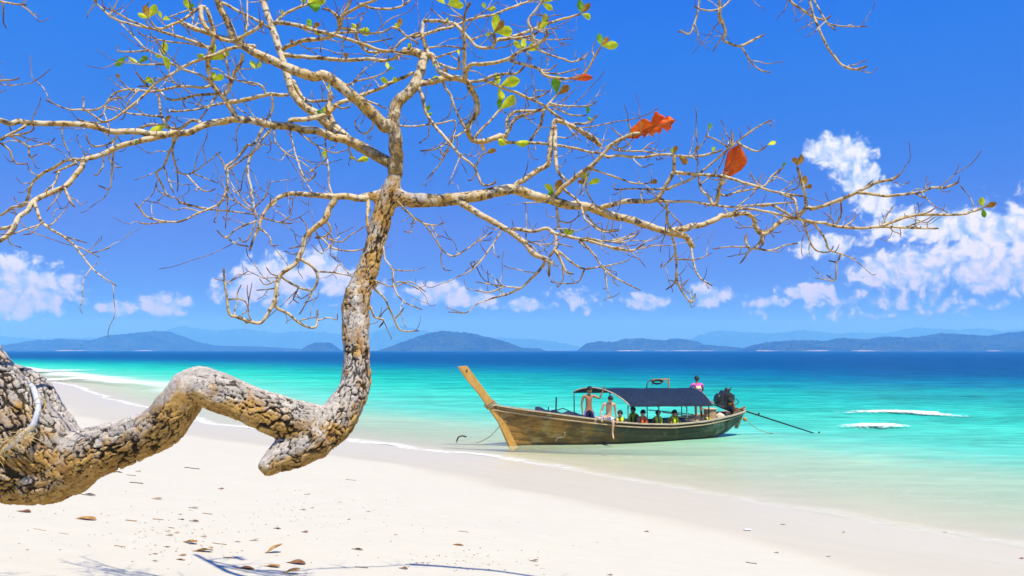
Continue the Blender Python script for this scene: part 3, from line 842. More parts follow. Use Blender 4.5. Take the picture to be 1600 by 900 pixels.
# every limb traced as (radius at root, radius at tip, depth change per px, "x y x y ...")
LIMBS = [
    # main limbs
    (13, 5.5, -.0009, "618 272 620 240 618 215 611 196 602 197 590 185 570 167 550 150 525 130 505 117 485 119 455 107 425 95 395 80 370 62 355 32 342 5 330 -25"),
    (12, 7, .0012, "613 200 620 165 637 147 652 125 659 100 662 88 645 80 627 80"),
    (10.5, 5, .0012, "614 258 574 235 535 214 500 184 475 165 458 145 450 122 442 92 436 75 427 50 417 20 405 -12"),
    (7.5, 4.2, -.0016, "545 218 522 215 500 207 475 202 450 197 420 195 387 187 362 186 350 189 320 195 295 207 270 210 240 210 212 206 175 205 150 200 130 194 100 194 50 192 30 189 15 192 0 187 -60 178"),
    (12, 5, .0011, "650 312 687 312 720 310 753 305 780 297 803 295 827 303 853 310 887 320 920 323 953 335 987 343 1017 355 1049 363 1071 371 1083 388"),
    (5.5, 1.6, .0012, "1049 361 1078 355 1103 350 1127 338 1156 334 1174 339 1181 354 1191 366 1206 359 1220 345 1238 341 1263 345 1289 350 1317 354 1353 357 1378 354 1406 355 1449 357 1467 355"),
    (7, 2, -.0009, "575 308 563 312 542 307 524 306 492 305 456 303 438 307 421 321 410 338 405 353 396 374 390 392"),
    (6, 1.8, -.0006, "526 306 515 324 510 342 492 356 478 370 471 388 463 410 442 427 433 442 430 463 421 484 407 504 389 502 371 495 359 491 355 470 351 442 349 419"),
    (5.2, 4, -.0016, "258 212 225 219 200 226 180 231 155 242 132 251 127 262 112 280 100 291 75 302 54 314 42 330 27 345 17 362 0 377 -40 400"),
    (6.2, 4, -.0015, "718 316 747 333 773 350 800 365 820 380 833 397 850 403 866 411"),
    (5, 4, .0012, "800 293 820 280 840 267 857 257 858 237 863 207 868 190 887 195 905 202 925 215 940 228"),
    (5, 3, -.0014, "860 312 873 300 887 287 903 273 923 260 940 243 957 227 982 213 1000 208"),
    (5, 1.8, -.0016, "935 328 946 323 978 315 1021 313 1035 299 1049 277 1056 270 1092 274 1127 275 1156 283 1184 293 1220 302 1256 306"),
    (6, 4.5, .0018, "652 130 675 128 700 122 725 125 735 137 745 155 747 172 737 190 730 200 732 210 740 220 755 221 785 210"),
    (5.5, 4.5, -.0012, "662 90 675 87 682 100 687 112 702 119 725 125"),
    (5, 3.5, -.0012, "322 12 332 42 335 65 327 87 325 110 332 132 345 147 357 160 370 186"),
    (6, 4, .001, "545 216 525 197 515 180 515 162 517 142"),
    (4.8, 3, .0014, "455 190 490 185 512 177 530 162 550 155 575 145 600 134 625 124 647 112"),
    (4, 3, .0016, "440 85 480 90 512 92 545 94 575 91 595 94 615 92 628 84"),
    (4, 2.5, -.0012, "440 78 470 65 500 60 520 55 530 42 535 25 545 7 552 -14"),
    (4, 2.5, .001, "425 40 432 35 465 40 490 47 520 54 545 62 570 71 600 80 628 82"),
    # upper left
    (3.2, 1.8, -.0014, "397 72 362 74 332 86 295 100 270 115 245 130 225 150 200 170 180 185 160 191 140 191 120 186"),
    (3, 1.6, .0012, "330 74 295 62 265 52 240 46 212 40 180 30 160 15 148 2"),
    (2.2, 1.2, .0015, "232 44 200 31 180 19 160 10"),
    (3.2, 1.8, -.001, "312 12 287 30 265 41 245 44 232 30"), (1.8, 1, .002, "307 13 282 20 250 32"),
    (5, 4, .001, "362 62 325 52 300 42 282 35"), (4, 3, .001, "315 10 317 30 330 50 350 62 370 62 400 45 411 32"),
    (2.6, 1, -.0015, "330 127 310 115 282 107 265 97 250 87 230 77 215 62 197 45 175 22"),
    (2, 1.2, .001, "266 100 237 101 217 101 197 87"), (2, 1.2, .001, "232 79 207 81 185 80 184 71"),
    (1.8, 1, -.001, "327 76 295 69 262 65 237 59 215 51"),
    (2.6, 1.6, .0016, "342 147 310 149 280 155 262 155 250 142 235 135 215 135"),
    (2.6, 1.5, -.0014, "330 132 320 136 282 136 240 142 205 140 180 145 167 160 162 175 155 183"), (2, 1.3, .001, "282 136 270 126 263 112"),
    (2.2, 1.2, .0014, "160 190 155 187 140 175 130 172 107 170 85 162 69 155"), (1.8, 1.2, .001, "130 172 131 160 130 150"),
    (1.8, 1.2, -.001, "130 172 155 170 175 155 195 152 207 142"),
    (3, 2, .0016, "268 205 265 200 252 182 250 160 250 147"), (2, 1.2, .001, "252 182 225 180 200 177 185 170 165 167"),
    (2.6, 1.4, -.0014, "357 160 325 166 300 172 265 175"), (3, 2, .0012, "312 190 300 190 282 200 265 200 237 195 212 203"),
    (2, 1.4, -.001, "338 150 325 170 312 187"), (2, 1.2, .001, "212 112 220 122 230 132"), (1.6, 1.1, .001, "187 125 200 137 212 145"),
    (1.6, 1, .001, "240 122 265 127 283 134"), (1.8, 1.4, -.001, "387 -8 386 37 380 64"), (3, 2, .001, "345 4 372 17 400 32 424 46"),
    (3.4, 3, -.001, "357 140 367 115 377 97 379 82"), (2.4, 2, .0015, "350 84 356 105 360 128"), (1.6, 1, .002, "340 108 360 122 400 134"),
    (4, 3, .0012, "368 158 387 154 417 147 450 147"), (2.4, 1.4, -.001, "425 148 426 172 417 186 409 182"), (2, 1.2, .001, "417 147 405 132 375 127 350 120"),
    (3.4, 2.4, .001, "460 128 467 145 482 157 512 157"), (2, 1.2, .0015, "532 136 562 125 590 119 612 105"), (2, 1.2, -.0015, "555 152 585 162 605 170"),
    (2.4, 1.6, .001, "520 163 535 170 548 168"), (1.8, 1.2, .001, "584 186 582 200 570 209 557 200 555 187"),
    (3, 2, .0012, "530 42 527 27 517 17 502 12"), (3, 2, -.0012, "427 40 445 22 467 12 490 2 500 -12"), (2.5, 1.8, .001, "520 52 555 50 575 52 600 50 612 42"),
    (3, 2, -.0015, "535 44 555 47 557 57 565 72 575 82 595 81 615 77 627 65 642 55 660 50"), (2.4, 1.6, .001, "622 45 637 57 655 69"),
    (3, 2, .0012, "535 24 562 10 587 0 610 -14"), (2.5, 2, -.001, "562 5 580 12 610 14 632 7 650 -8"),
    (1.4, 1, .002, "500 118 515 145 525 155"), (1.6, 1, .002, "540 60 560 66 590 64 615 60"), (1.5, 1, -.002, "470 70 490 82 500 92"),
    # upper middle / right
    (4.5, 3, .001, "668 88 665 72 661 57 661 32"), (3.4, 2.6, -.0014, "662 32 682 32 707 37 722 47 735 62 745 72 760 75 772 70 772 50"),
    (3, 2, .0014, "645 58 675 50 707 41 732 32 750 27 775 22 800 12 845 -4"), (2, 1.4, .001, "671 74 700 72 724 76"), (2, 1.3, -.001, "682 90 712 80 728 76"),
    (2.6, 2, -.001, "686 100 700 105 716 107 717 87"), (4, 2.6, .0014, "727 122 727 112 735 102 755 100 775 97 792 92 810 82 835 72 845 65 854 55 852 45"),
    (4, 2, -.001, "726 122 725 100 726 75 725 45 727 20 735 2"), (3.6, 2, .0014, "772 68 776 62 800 59 825 49 842 42 862 35 890 27 907 22"),
    (2.6, 2, -.001, "780 62 810 59 832 55 842 47"), (2.6, 2, .001, "836 72 830 47 825 37 827 27 840 12 852 -4"),
    (3, 2, -.0012, "735 129 755 125 767 120 785 115 807 115 820 102"), (3, 1.8, -.0014, "792 93 820 100 840 107 850 117 867 122 890 122 910 117 920 105 930 87 940 72"),
    (2, 1.4, .0014, "838 76 862 87 882 92 892 97 910 92 921 81"), (1.8, 1.1, .001, "848 114 875 116 895 110 907 106"), (1.8, 1.2, -.001, "828 103 855 110 872 100"),
    (2.6, 2, .0015, "755 125 785 137 810 147 827 154 845 162 862 175 890 195 912 210 928 222"), (2, 1.4, -.001, "827 154 845 150 860 140"), (1.6, 1, -.001, "834 153 836 143 855 142"),
    (3, 2, -.0012, "792 214 792 190 800 177 820 172 838 173 850 170 865 155 872 147"), (3, 2, .001, "790 212 795 205 802 190 815 182 830 177 847 170"),
    (3, 2.4, .001, "850 170 845 195 835 212 827 224"), (2, 1.4, .0012, "862 162 887 166 922 165 932 157"), (1.8, 1.3, -.0012, "868 168 892 179 917 181"), (2, 1.4, .001, "896 194 920 192 935 180"),
    (2.6, 1.8, -.0012, "740 220 745 210 760 195 772 182 780 172 800 160"), (2.6, 2, .001, "692 120 695 135 705 150 710 170 722 195 732 206"),
    (3, 2, -.0012, "783 212 793 222 827 223 860 225 893 232 920 238 943 240"), (1.7, 1.2, .001, "705 225 712 190 690 192 650 197 632 197"),
    (3.2, 2, .0012, "655 140 660 150 667 175 682 200 700 220 720 243 740 260 753 287 770 288 775 280"), (2, 1.4, -.001, "728 203 703 220 683 233 657 237"),
    (1.8, 1, .001, "703 225 690 253 667 280"), (1.7, 1.1, -.001, "687 230 692 242 703 234"), (1.8, 1.3, .001, "743 262 753 243 767 237"), (1.4, .9, .001, "720 240 712 262 700 290"),
    (1.6, 1, .001, "758 46 765 60 773 68"), (1.6, 1, -.001, "735 62 750 58 770 52"), (1.5, 1, .001, "700 40 690 28 672 12"), (1.5, 1, .001, "724 50 740 30 760 15 780 2"), (1.5, 1, -.001, "727 30 710 18 696 6"),
    (1.5, 1, .001, "845 66 830 60 815 58"), (1.6, 1, .001, "800 59 820 62 850 62 895 61"),
    # right limb system
    (3, 2, -.0012, "1378 354 1399 345 1428 336 1470 336 1506 334 1536 325"), (2, 1.2, .001, "1420 338 1449 332 1461 325"), (1.6, 1, -.001, "1378 352 1387 334 1396 322"), (1.5, 1, .001, "1415 355 1445 343 1462 334"),
    (4, 2.4, -.0012, "1244 341 1259 325 1271 327 1300 316 1328 306 1349 295 1371 286 1392 281 1406 274"), (3, 2, .0012, "1340 301 1378 306 1413 304 1442 300 1456 293 1477 293 1499 284"),
    (1.8, 1.2, -.001, "1350 294 1358 286 1365 281"), (1.5, 1, .001, "1432 303 1440 308 1451 311"), (3.2, 2.6, .0012, "1260 324 1257 302 1251 281 1246 259"),
    (2.2, 1.4, -.001, "1307 350 1315 334 1314 313"), (1.8, 1.2, .001, "1322 352 1332 344 1337 334"), (1.5, 1, -.001, "1303 348 1295 338 1287 332"),
    (2, 1.2, .0012, "1257 346 1264 373 1275 391 1296 393 1303 384"), (2.2, 1.2, -.0012, "1272 350 1289 373 1296 391 1317 398 1337 405"), (1.8, 1.2, .001, "1314 398 1308 409 1294 407"),
    (1.7, 1, .001, "1307 410 1305 437 1291 430"), (1.2, .8, .001, "1303 439 1290 437 1273 434"),
    (3, 2, -.0012, "1191 366 1188 380 1174 389 1165 377 1166 364"), (2, 1.2, .0012, "1180 388 1206 391 1227 382 1247 380"), (2, 1.4, -.001, "1172 390 1163 405 1156 412"), (1.6, 1, .001, "1168 386 1140 385 1113 389"), (2.6, 2.2, .001, "1191 368 1193 376 1192 384"),
    (2.6, 1.5, -.0012, "1040 318 1044 345 1051 370 1056 402 1056 427 1064 452 1081 473 1088 459"), (1.8, 1.1, .001, "1056 396 1042 412 1033 418 1036 409"), (1.6, 1, -.001, "1057 405 1088 405 1112 395"), (1.8, 1.2, .001, "1056 425 1055 441 1040 453"),
    (2.2, 1.4, .0012, "1079 384 1085 416 1094 434 1113 446"),
    (2.6, 1.6, -.0012, "850 406 850 414 837 430 817 447 797 457 767 467"), (1.7, 1.2, .001, "810 450 787 447 775 435"), (1.3, .9, -.001, "785 447 765 444 743 440"), (1.5, 1, .001, "787 448 763 457 743 453"),
    (3.6, 2.4, .0012, "798 362 807 357 833 362 853 357 867 367 868 387 858 402"), (3, 1.8, -.0014, "860 362 873 367 907 373 937 380 967 388 987 392 1007 380"), (2, 1.3, .001, "905 374 920 373 953 377 987 370 1000 362"),
    (2.2, 1.2, -.0012, "905 374 910 380 930 400 943 420 967 437 1000 453"), (2.2, 1.2, .0012, "866 388 873 393 897 413 913 420 940 417 973 410 985 404"), (1.6, 1, .001, "913 421 903 440 883 443 860 440"),
    (3, 1.8, .001, "866 390 873 400 883 423 895 428"), (2.6, 1.8, .001, "858 406 858 420 857 433"), (2, 1.2, -.0012, "783 358 780 367 767 387 750 410 733 425 715 432"), (1.6, 1, .001, "740 418 735 412 742 408"),
    (2.2, 1.2, .0016, "628 320 640 334 660 347 677 367 690 390 707 400 727 390 747 377 770 362"), (1.8, 1, -.001, "663 350 680 352 697 347"),
    (2.8, 2, -.0012, "950 246 964 243 996 245 1035 242 1053 242 1078 245 1110 240 1128 236"), (2, 1.4, .001, "960 234 985 236 1003 236 1035 242"),
    (2.6, 1.4, .001, "1043 296 1051 291 1078 281 1099 267 1113 254 1131 238 1145 227 1163 213 1184 199 1206 187"), (2.2, 1.6, -.001, "1145 227 1144 215 1143 203"), (2.2, 1.3, .001, "1153 222 1163 229 1184 236 1199 226"), (1.8, 1.1, .001, "1138 230 1117 217 1101 213"), (1.5, 1, -.001, "1080 245 1095 228 1103 217 1106 205"),
    (4, 3, .001, "1053 242 1054 255 1053 268"), (2.6, 1.4, -.0012, "1025 313 1031 313 1078 315 1106 320 1149 324 1184 320 1241 316"), (1.8, 1.2, .001, "1028 315 1050 335 1066 354"),
    (4, 3.2, -.0014, "1112 321 1120 316 1124 295 1127 272"), (3, 2, .001, "1112 318 1106 306 1096 295 1091 276"), (2, 1.4, -.001, "1125 300 1131 306 1156 299 1192 291 1205 276 1222 262"), (1.6, 1.2, .001, "1195 292 1184 288 1172 270"), (1.5, 1, .001, "1200 284 1210 280 1217 270 1224 261"),
    (3, 2, .0012, "1190 322 1206 320 1231 334 1246 342"), (2.8, 2.2, -.001, "1220 302 1241 313 1245 331 1243 340"), (2.4, 2, .001, "1140 336 1156 327 1184 329 1220 336 1240 341"),
    (2, 1.3, -.0012, "922 262 928 265 964 277 989 286 1014 286 1024 280"), (1.9, 1.3, .001, "1040 294 1024 295 989 295 960 295 962 286"), (1.5, 1, .001, "1010 296 1020 302 1040 316"),
    (2.2, 1.4, .0014, "900 312 907 320 918 338 939 359 966 359"), (1.8, 1.1, -.001, "890 372 936 377 968 373 992 363"), (1.7, 1, .001, "936 378 964 391 1003 387 1007 377"), (1.3, .9, .001, "1000 388 1025 384 1049 384"),
    (4, 3, .0014, "868 198 867 223 868 253 873 270 885 283"), (2.4, 1.4, -.0014, "885 300 895 308 907 320 913 340 920 347 940 362 967 360"), (3, 1.8, .0014, "868 314 870 323 873 347 880 366"), (1.6, 1.1, .001, "872 345 890 348 908 335"),
    (1.6, 1, .0014, "822 376 845 382 870 380 895 386"), (1.5, 1, -.0014, "838 398 835 388 820 378"), (1.5, 1, .001, "822 372 822 345 821 318"), (1.4, .9, .001, "818 317 850 315 870 304"),
    (2, 1.2, .001, "905 273 915 285 918 300 925 315 940 328"), (1.8, 1.2, -.001, "925 262 918 275 912 290 905 305"), (1.6, 1, .001, "960 226 970 232 985 222 992 206"), (1.6, 1, -.001, "975 216 962 205 955 198"),
    (1.6, 1, .001, "982 214 985 200 980 187"), (1.6, 1, .001, "1003 236 1015 225 1025 222"), (1.8, 1.2, .001, "1127 290 1135 280 1132 262"), (1.5, 1, .001, "1163 213 1172 205 1168 195"),
    # left side
    (3.2, 2, -.0014, "135 250 107 251 82 262 62 276 50 289 45 305 37 320 20 324 7 332 -12 345"), (2.6, 1.6, .001, "119 254 100 262 82 271"), (2, 1.6, .001, "92 268 85 285 72 297 63 308"),
    (2.5, 2, .0012, "100 293 110 315 117 324"), (1.6, 1, -.001, "98 294 85 315 73 330"), (3, 1, .0012, "54 316 60 335 67 350 82 360 100 370 117 384 130 402 150 425 182 447"),
    (1.5, .9, .001, "117 384 137 392 155 402"), (1.5, .9, -.001, "100 368 110 372 137 380"), (1.2, .8, .001, "137 393 145 395 172 387"), (1.3, .8, .0015, "70 350 82 350 107 322"),
    (1.8, 1, .001, "62 351 42 357 20 365 -10 366"), (1.4, 1, -.001, "60 352 50 364 35 367"), (3, 3, .001, "26 346 17 355 0 357 -30 362"), (2.6, 2, .001, "38 196 20 207 0 217 -30 232"),
    (2, 1.4, -.001, "12 212 32 210 47 206 54 199"), (2, 1.2, .001, "2 218 12 212 30 220 45 229 65 226 80 222 86 216"), (1.7, 1.2, .001, "45 229 46 246 59 240"), (2, 1.3, .001, "-10 220 0 224 15 235 21 252 30 257 44 256"), (1.3, .9, -.001, "30 212 57 221 80 226"),
    (2, 1.4, -.0012, "185 208 175 222 150 229 137 221 135 209"), (1.7, 1.2, .001, "178 232 175 262 172 294 155 290"), (1.3, 1, .001, "176 257 185 262 191 260"), (1.6, 1.1, -.001, "162 240 162 257 156 267 151 274 145 272"),
    (2.2, 1, -.0014, "271 212 270 240 277 265 291 272 307 266 315 260 345 237"), (1.7, 1.1, .001, "291 272 302 285 315 297 327 299 337 294"), (1.4, .9, -.001, "300 270 325 280 341 286"), (1.5, 1, .001, "277 266 278 285 277 300"),
    (2.4, 1.4, .0014, "280 210 265 237 256 260 245 270 252 287 262 305 275 310 280 319"), (1.5, 1, -.001, "256 262 265 285 272 304"), (1, .7, .001, "246 268 210 282"), (1.5, 1, .001, "262 306 247 297 244 285"),
    (2.6, 1.5, -.0016, "412 197 397 225 386 227 370 247 352 262 355 267 354 292 347 315 332 325 305 335 287 344 270 347 245 344 227 337 217 325 211 316"), (2.2, 1.3, .001, "400 336 355 330 325 327 300 322 282 317"), (1.8, 1.1, .001, "352 262 347 252 337 237"),
    (1.8, 1.3, -.001, "354 264 375 252 397 237 410 225"), (1.3, .9, .001, "260 347 225 350 217 347"), (2.4, 2, -.0014, "430 198 421 203 403 225 389 250 387 267 392 292 396 317 400 344"),
    (2, 1.3, .001, "400 346 371 356 353 371 339 360"), (1.7, 1.2, -.001, "399 348 392 367 382 378 373 371"), (1.7, 1.2, .001, "353 369 367 381 389 385"), (1.8, 1.1, .001, "405 354 421 371 424 383 435 383"), (1.6, 1.1, -.001, "410 340 431 346 456 349"), (1.6, 1, .001, "440 347 455 335 451 321"),
    (1.5, 1, .001, "398 324 414 307 424 282"), (1.5, 1, -.001, "396 331 367 314 339 303"), (1.5, 1, .001, "395 329 370 300 352 268"), (1.4, 1, .001, "354 292 362 305 378 322"), (1.4, 1, -.001, "354 300 355 320 352 358"), (1.3, .9, .001, "388 255 380 275 376 300"),
    (1.8, 1.2, .001, "356 468 375 467 385 474 389 488"), (1.3, .9, -.001, "353 442 370 434 387 424"), (1.2, .8, .001, "352 440 334 435"), (3, 1.8, .0012, "432 466 433 481 453 490 471 506 492 511 496 484"), (1.3, .9, .001, "470 500 494 495"),
    (2.8, 1.8, -.0012, "466 400 472 406 488 419 496 431 492 449 483 454 460 445 440 432"), (2, 1.1, .001, "488 452 487 456 478 474 467 492"), (1.5, 1, -.001, "466 448 464 455 458 467 467 474"),
    (1.6, 1, .001, "432 438 414 445 405 435"), (1.5, 1, -.001, "436 432 423 428 416 417"), (1.4, 1, .001, "432 450 417 452 400 454"), (2.2, 1.6, .001, "511 346 517 360 506 371 492 372"), (2, 1.2, .0012, "496 368 503 372 520 387 542 392 563 390 574 384"),
    (1.5, 1, .001, "480 366 478 352 467 339"), (1.5, 1, -.001, "472 384 451 388"), (1.7, 1, .0012, "492 424 527 427 558 434"), (1.2, .8, .001, "545 428 533 413 526 399"), (1.5, 1, -.001, "510 372 531 378 549 367 570 353"),
    (3.6, 2.6, -.001, "574 314 573 342 576 366"), (2, 1.4, .001, "519 305 513 285 513 264 510 235 508 215"), (1.8, 1.2, -.0014, "452 200 460 235 471 267 481 282 492 275 494 268"), (1.6, 1, .001, "428 200 431 221 449 241 471 253 492 269"), (1.3, .9, .001, "484 270 498 258 512 247"),
    (2, 1.2, .001, "540 214 548 240 560 252 570 250"), (1.4, 1, .001, "456 198 490 225 520 238 545 234"), (1.8, 1.2, -.0012, "598 385 602 405 614 422 615 445 630 470 660 484"), (1.4, 1, .001, "610 420 630 423 647 422"), (1.5, 1, .001, "590 440 615 448 640 440 665 455"), (1.6, 1, .001, "614 448 622 440 635 443 655 452"),
    (2.4, 1.2, -.001, "585 452 600 465 612 490 626 516 655 517"), (1.5, 1, .001, "616 498 625 490 632 480"), (1.3, .9, .001, "607 300 625 318 650 345 640 350"), (2.2, 1.4, .001, "578 478 585 495 600 500 592 512"),
    # twigs that enter from outside the picture (same tree, higher and farther limbs)
    (9, 5, -.0006, "842 -8 930 -70 1040 -110 1140 -90 1250 -70 1330 -60"), (3.2, 2, -.001, "1124 -94 1122 -50 1124 0 1127 28 1133 48 1132 62 1138 67 1158 71 1178 62 1195 54"), (2, 1.6, .001, "1100 -98 1097 -40 1093 0 1088 26 1082 46 1076 53 1064 49 1058 51"),
    (1.6, 1.2, .001, "1131 54 1122 68 1114 81"), (1.6, 1.2, .001, "1158 72 1170 92 1186 109 1204 113"), (2, 1.5, .001, "1160 -88 1150 -20 1140 0 1126 13 1104 16 1083 10"),
    (2.5, 1.8, .001, "1215 -78 1222 -25 1236 0 1250 12 1270 26 1288 31 1298 24"), (2.6, 2, -.001, "1260 -70 1262 -30 1265 0 1272 26 1286 60 1302 86 1318 102 1336 109 1355 103"), (2, 1.4, .001, "1250 -72 1262 -20 1271 0 1284 22 1294 38 1306 48"), (1.5, 1, .001, "1294 37 1314 41 1340 42 1357 41"),
    (3, 1.6, .001, "-58 178 -70 90 -50 20 -20 2 22 7 42 9"), (1.6, 1, .001, "2 4 6 10 5 32 11 45"), (1.1, .7, .001, "34 9 48 18 61 25"), (2, 1.4, .001, "-64 150 -40 132 0 126 25 125 30 121"), (1.6, 1.2, .001, "-66 110 -20 105 2 99"),
]


def build_limbs():
    placed = []                                    # arrays of (px, py, depth)
    for row in TRUNK:
        R = catmull(np.array(row, float), 6)
        placed.append(R[:, [0, 1, 3]])
    rng = random.Random(11)
    tips = []
    for (r0, r1, sl, txt) in LIMBS:
        v = np.array(txt.split(), float).reshape(-1, 2)
        allp = np.vstack(placed)
        d0 = np.hypot(*(allp[:, :2] - v[0]).T); d1 = np.hypot(*(allp[:, :2] - v[-1]).T)
        if d1.min() + 6 < d0.min() and d0.min() > 9:
            v = v[::-1]; d0 = d1
        j = d0.argmin()
        Droot = allp[j, 2]
        if d0[j] > 1.5:
            v = np.vstack([allp[j, :2], v])
        L = np.concatenate([[0], np.cumsum(np.hypot(*np.diff(v, axis=0).T))])
        sgn = 1.0 if r0 > 4 else rng.choice((-1, 1)) * rng.uniform(0.5, 1.7)
        D = Droot + sl * sgn * L
        D = np.clip(D, 4.0, 7.4)
        rad = r0 + (r1 - r0) * (L / max(L[-1], 1e-6)) ** 0.8
        jit = np.array([[rng.gauss(0, 1), rng.gauss(0, 1)] for _ in v]) * min(1.0, r0 * 0.3)
        jit[0] = 0
        arr = np.column_stack([v + jit * 0.6, rad, D])
        R = catmull(arr, 3.0 if r0 < 5 else 2.6)
        C = np.array([px_pt(p[0], p[1], p[3]) for p in R])
        s = np.concatenate([[0], np.cumsum(np.linalg.norm(np.diff(C, axis=0), axis=1))])
        rm = np.maximum(R[:, 2], 0.9) * R[:, 3] / FPX * 0.90
        seed = len(placed)
        kn = vnoise(np.stack([s * 22, s * 0 + seed * 3.3, s * 0], -1), 1.0, 5, 2)
        rm = rm * (1 + (0.07 if r0 > 6 else 0.15) * np.clip(kn, -0.6, 1))
        wob = np.stack([vnoise(np.stack([s * 16, s * 0 + seed * 1.7, s * 0 + k * 9.1], -1), 1.0, 8, 2) for k in range(3)], -1)
        C = C + wob * (rm * (0.22 if r0 > 6 else 0.5))[:, None] * np.clip(np.arange(len(C)) / 4.0, 0, 1)[:, None]
        rm[-1] *= 0.55
        ns = 14 if r0 > 5 else (9 if r0 > 2.5 else 6)
        surf = rm[:, None] * (1 + 0.10 * vnoise(np.column_stack([np.repeat(s, ns) * 30, np.tile(np.cos(np.arange(ns) * 6.283 / ns), len(s)) * 1.4 + seed, np.tile(np.sin(np.arange(ns) * 6.283 / ns), len(s)) * 1.4]), 1.0, 13, 2).reshape(len(s), ns))
        V, F = tube_np(C, surf, ns)
        thin_end = r1 < 2.8
        tp = np.clip(1 - (s[-1] - s) / 0.16, 0, 1) * (1.0 if thin_end else 0.0)
        tp = np.maximum(tp, 0.55 if r0 < 1.7 else (0.30 if r0 < 2.3 else 0.0))
        parts = [(V, F, np.repeat(tp, ns), np.full(len(V), 1.0 if r0 > 3.5 else 0.0))]
        # short spurs and buds along the thin ones, as on the real tree
        if r0 < 6:
            n_sp = int(s[-1] / 0.16 * rng.uniform(0.4, 1.1))
            Tn, U, Vb = frames(C)
            for _ in range(n_sp):
                k = rng.randrange(2, len(C)) if len(C) > 3 else len(C) - 1
                a = rng.uniform(0, 6.283)
                side = U[k] * math.cos(a) + Vb[k] * math.sin(a) + np.array([0, 0, 0.55])
                ln = rng.choice((0.015, 0.02, 0.03, 0.045, 0.09)) * rng.uniform(0.6, 1.3)
                rr = min(rm[k] * 0.75, 0.0055) * rng.uniform(0.6, 1.0)
                m_ = 5
                tt = np.linspace(0, 1, m_)[:, None]
                SC_ = C[k] + side * ln * tt + Tn[k] * ln * (0.7 * tt - 0.4 * tt ** 2) + np.array([0, 0, 1.0]) * ln * 0.6 * tt ** 2
                V2, F2 = tube_np(SC_, rr * (1 - 0.55 * tt[:, 0]), 5)
                parts.append((V2, F2, np.full(len(V2), rng.uniform(0.5, 1.0)), np.zeros(len(V2))))
        # fine side twigs, sweeping out and hooking upwards at the tip
        if r0 < 8 and s[-1] > 0.12:
            Tn, U, Vb = frames(C)
            for _ in range(min(18, int(s[-1] / 0.20 * rng.uniform(0.5, 1.4) + rng.random() * 0.8))):
                k = rng.randrange(max(1, len(C) // 5), len(C))
                a = rng.uniform(0, 6.283)
                side = U[k] * math.cos(a) + Vb[k] * math.sin(a)
                d0 = Tn[k] * rng.uniform(0.2, 1.0) + side * rng.uniform(0.6, 1.2); d0 /= np.linalg.norm(d0)
                ln = rng.uniform(0.08, 0.30)
                droop = rng.uniform(-0.5, 0.35); bend = np.array([rng.gauss(0, .35), rng.gauss(0, .35), 0])
                rr = min(rm[k] * 0.7, rng.uniform(0.0030, 0.0052))
                tt = np.linspace(0, 1, 12)[:, None]
                crook = 0.05 * ln * np.column_stack([np.sin(tt[:, 0] * 9 + a), np.cos(tt[:, 0] * 8 + a), np.sin(tt[:, 0] * 11 + 2 * a)]) * tt
                TC = C[k] + d0 * ln * tt + (bend + np.array([0, 0, droop])) * ln * tt ** 2 + np.array([0, 0, 1.0]) * ln * 0.55 * np.clip(tt - 0.55, 0, 1) ** 2 * 2.2 + crook
                V2, F2 = tube_np(TC, rr * (1.0 - 0.35 * tt[:, 0]), 6)
                parts.append((V2, F2, np.repeat(np.clip(0.25 + 0.9 * tt[:, 0] ** 2, 0, 1), 6), np.zeros(len(V2))))
                if rng.random() < 0.5:
                    k2 = rng.randrange(4, 9); d1 = d0 * .5 + np.array([rng.gauss(0, 1), rng.gauss(0, 1), rng.gauss(.3, .6)]) * .6
                    t3 = np.linspace(0, 1, 6)[:, None]
                    V2, F2 = tube_np(TC[k2] + d1 * ln * .35 * t3 + np.array([0, 0, 1]) * ln * .12 * t3 ** 2, rr * .8 * (1 - .4 * t3[:, 0]), 5)
                    parts.append((V2, F2, np.full(len(V2), 0.8), np.zeros(len(V2))))
        VV = np.vstack([p[0] for p in parts]); FF = []; off = 0
        for p in parts:
            FF += [[i + off for i in f] for f in p[1]]; off += len(p[0])
        me = mesh_np("branch", VV, FF, attrs={'old': np.concatenate([np.repeat(np.clip(1.15 - s / (0.75 if r0 > 12.5 else 0.45), 0, 1) if r0 >= 10 else s * 0, ns), np.zeros(len(VV) - len(V))]), 'tip': np.concatenate([p[2] for p in parts]), 'thick': np.concatenate([p[3] for p in parts])})
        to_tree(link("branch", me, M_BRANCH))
        placed.append(R[:, [0, 1, 3]])
        tips.append((R[-1, 0], R[-1, 1], R[-1, 3], Vector(C[-1]), Vector(C[-1] - C[max(0, len(C) - 5)]).normalized()))
    return np.vstack(placed), tips


PLACED, TIPS = build_limbs()


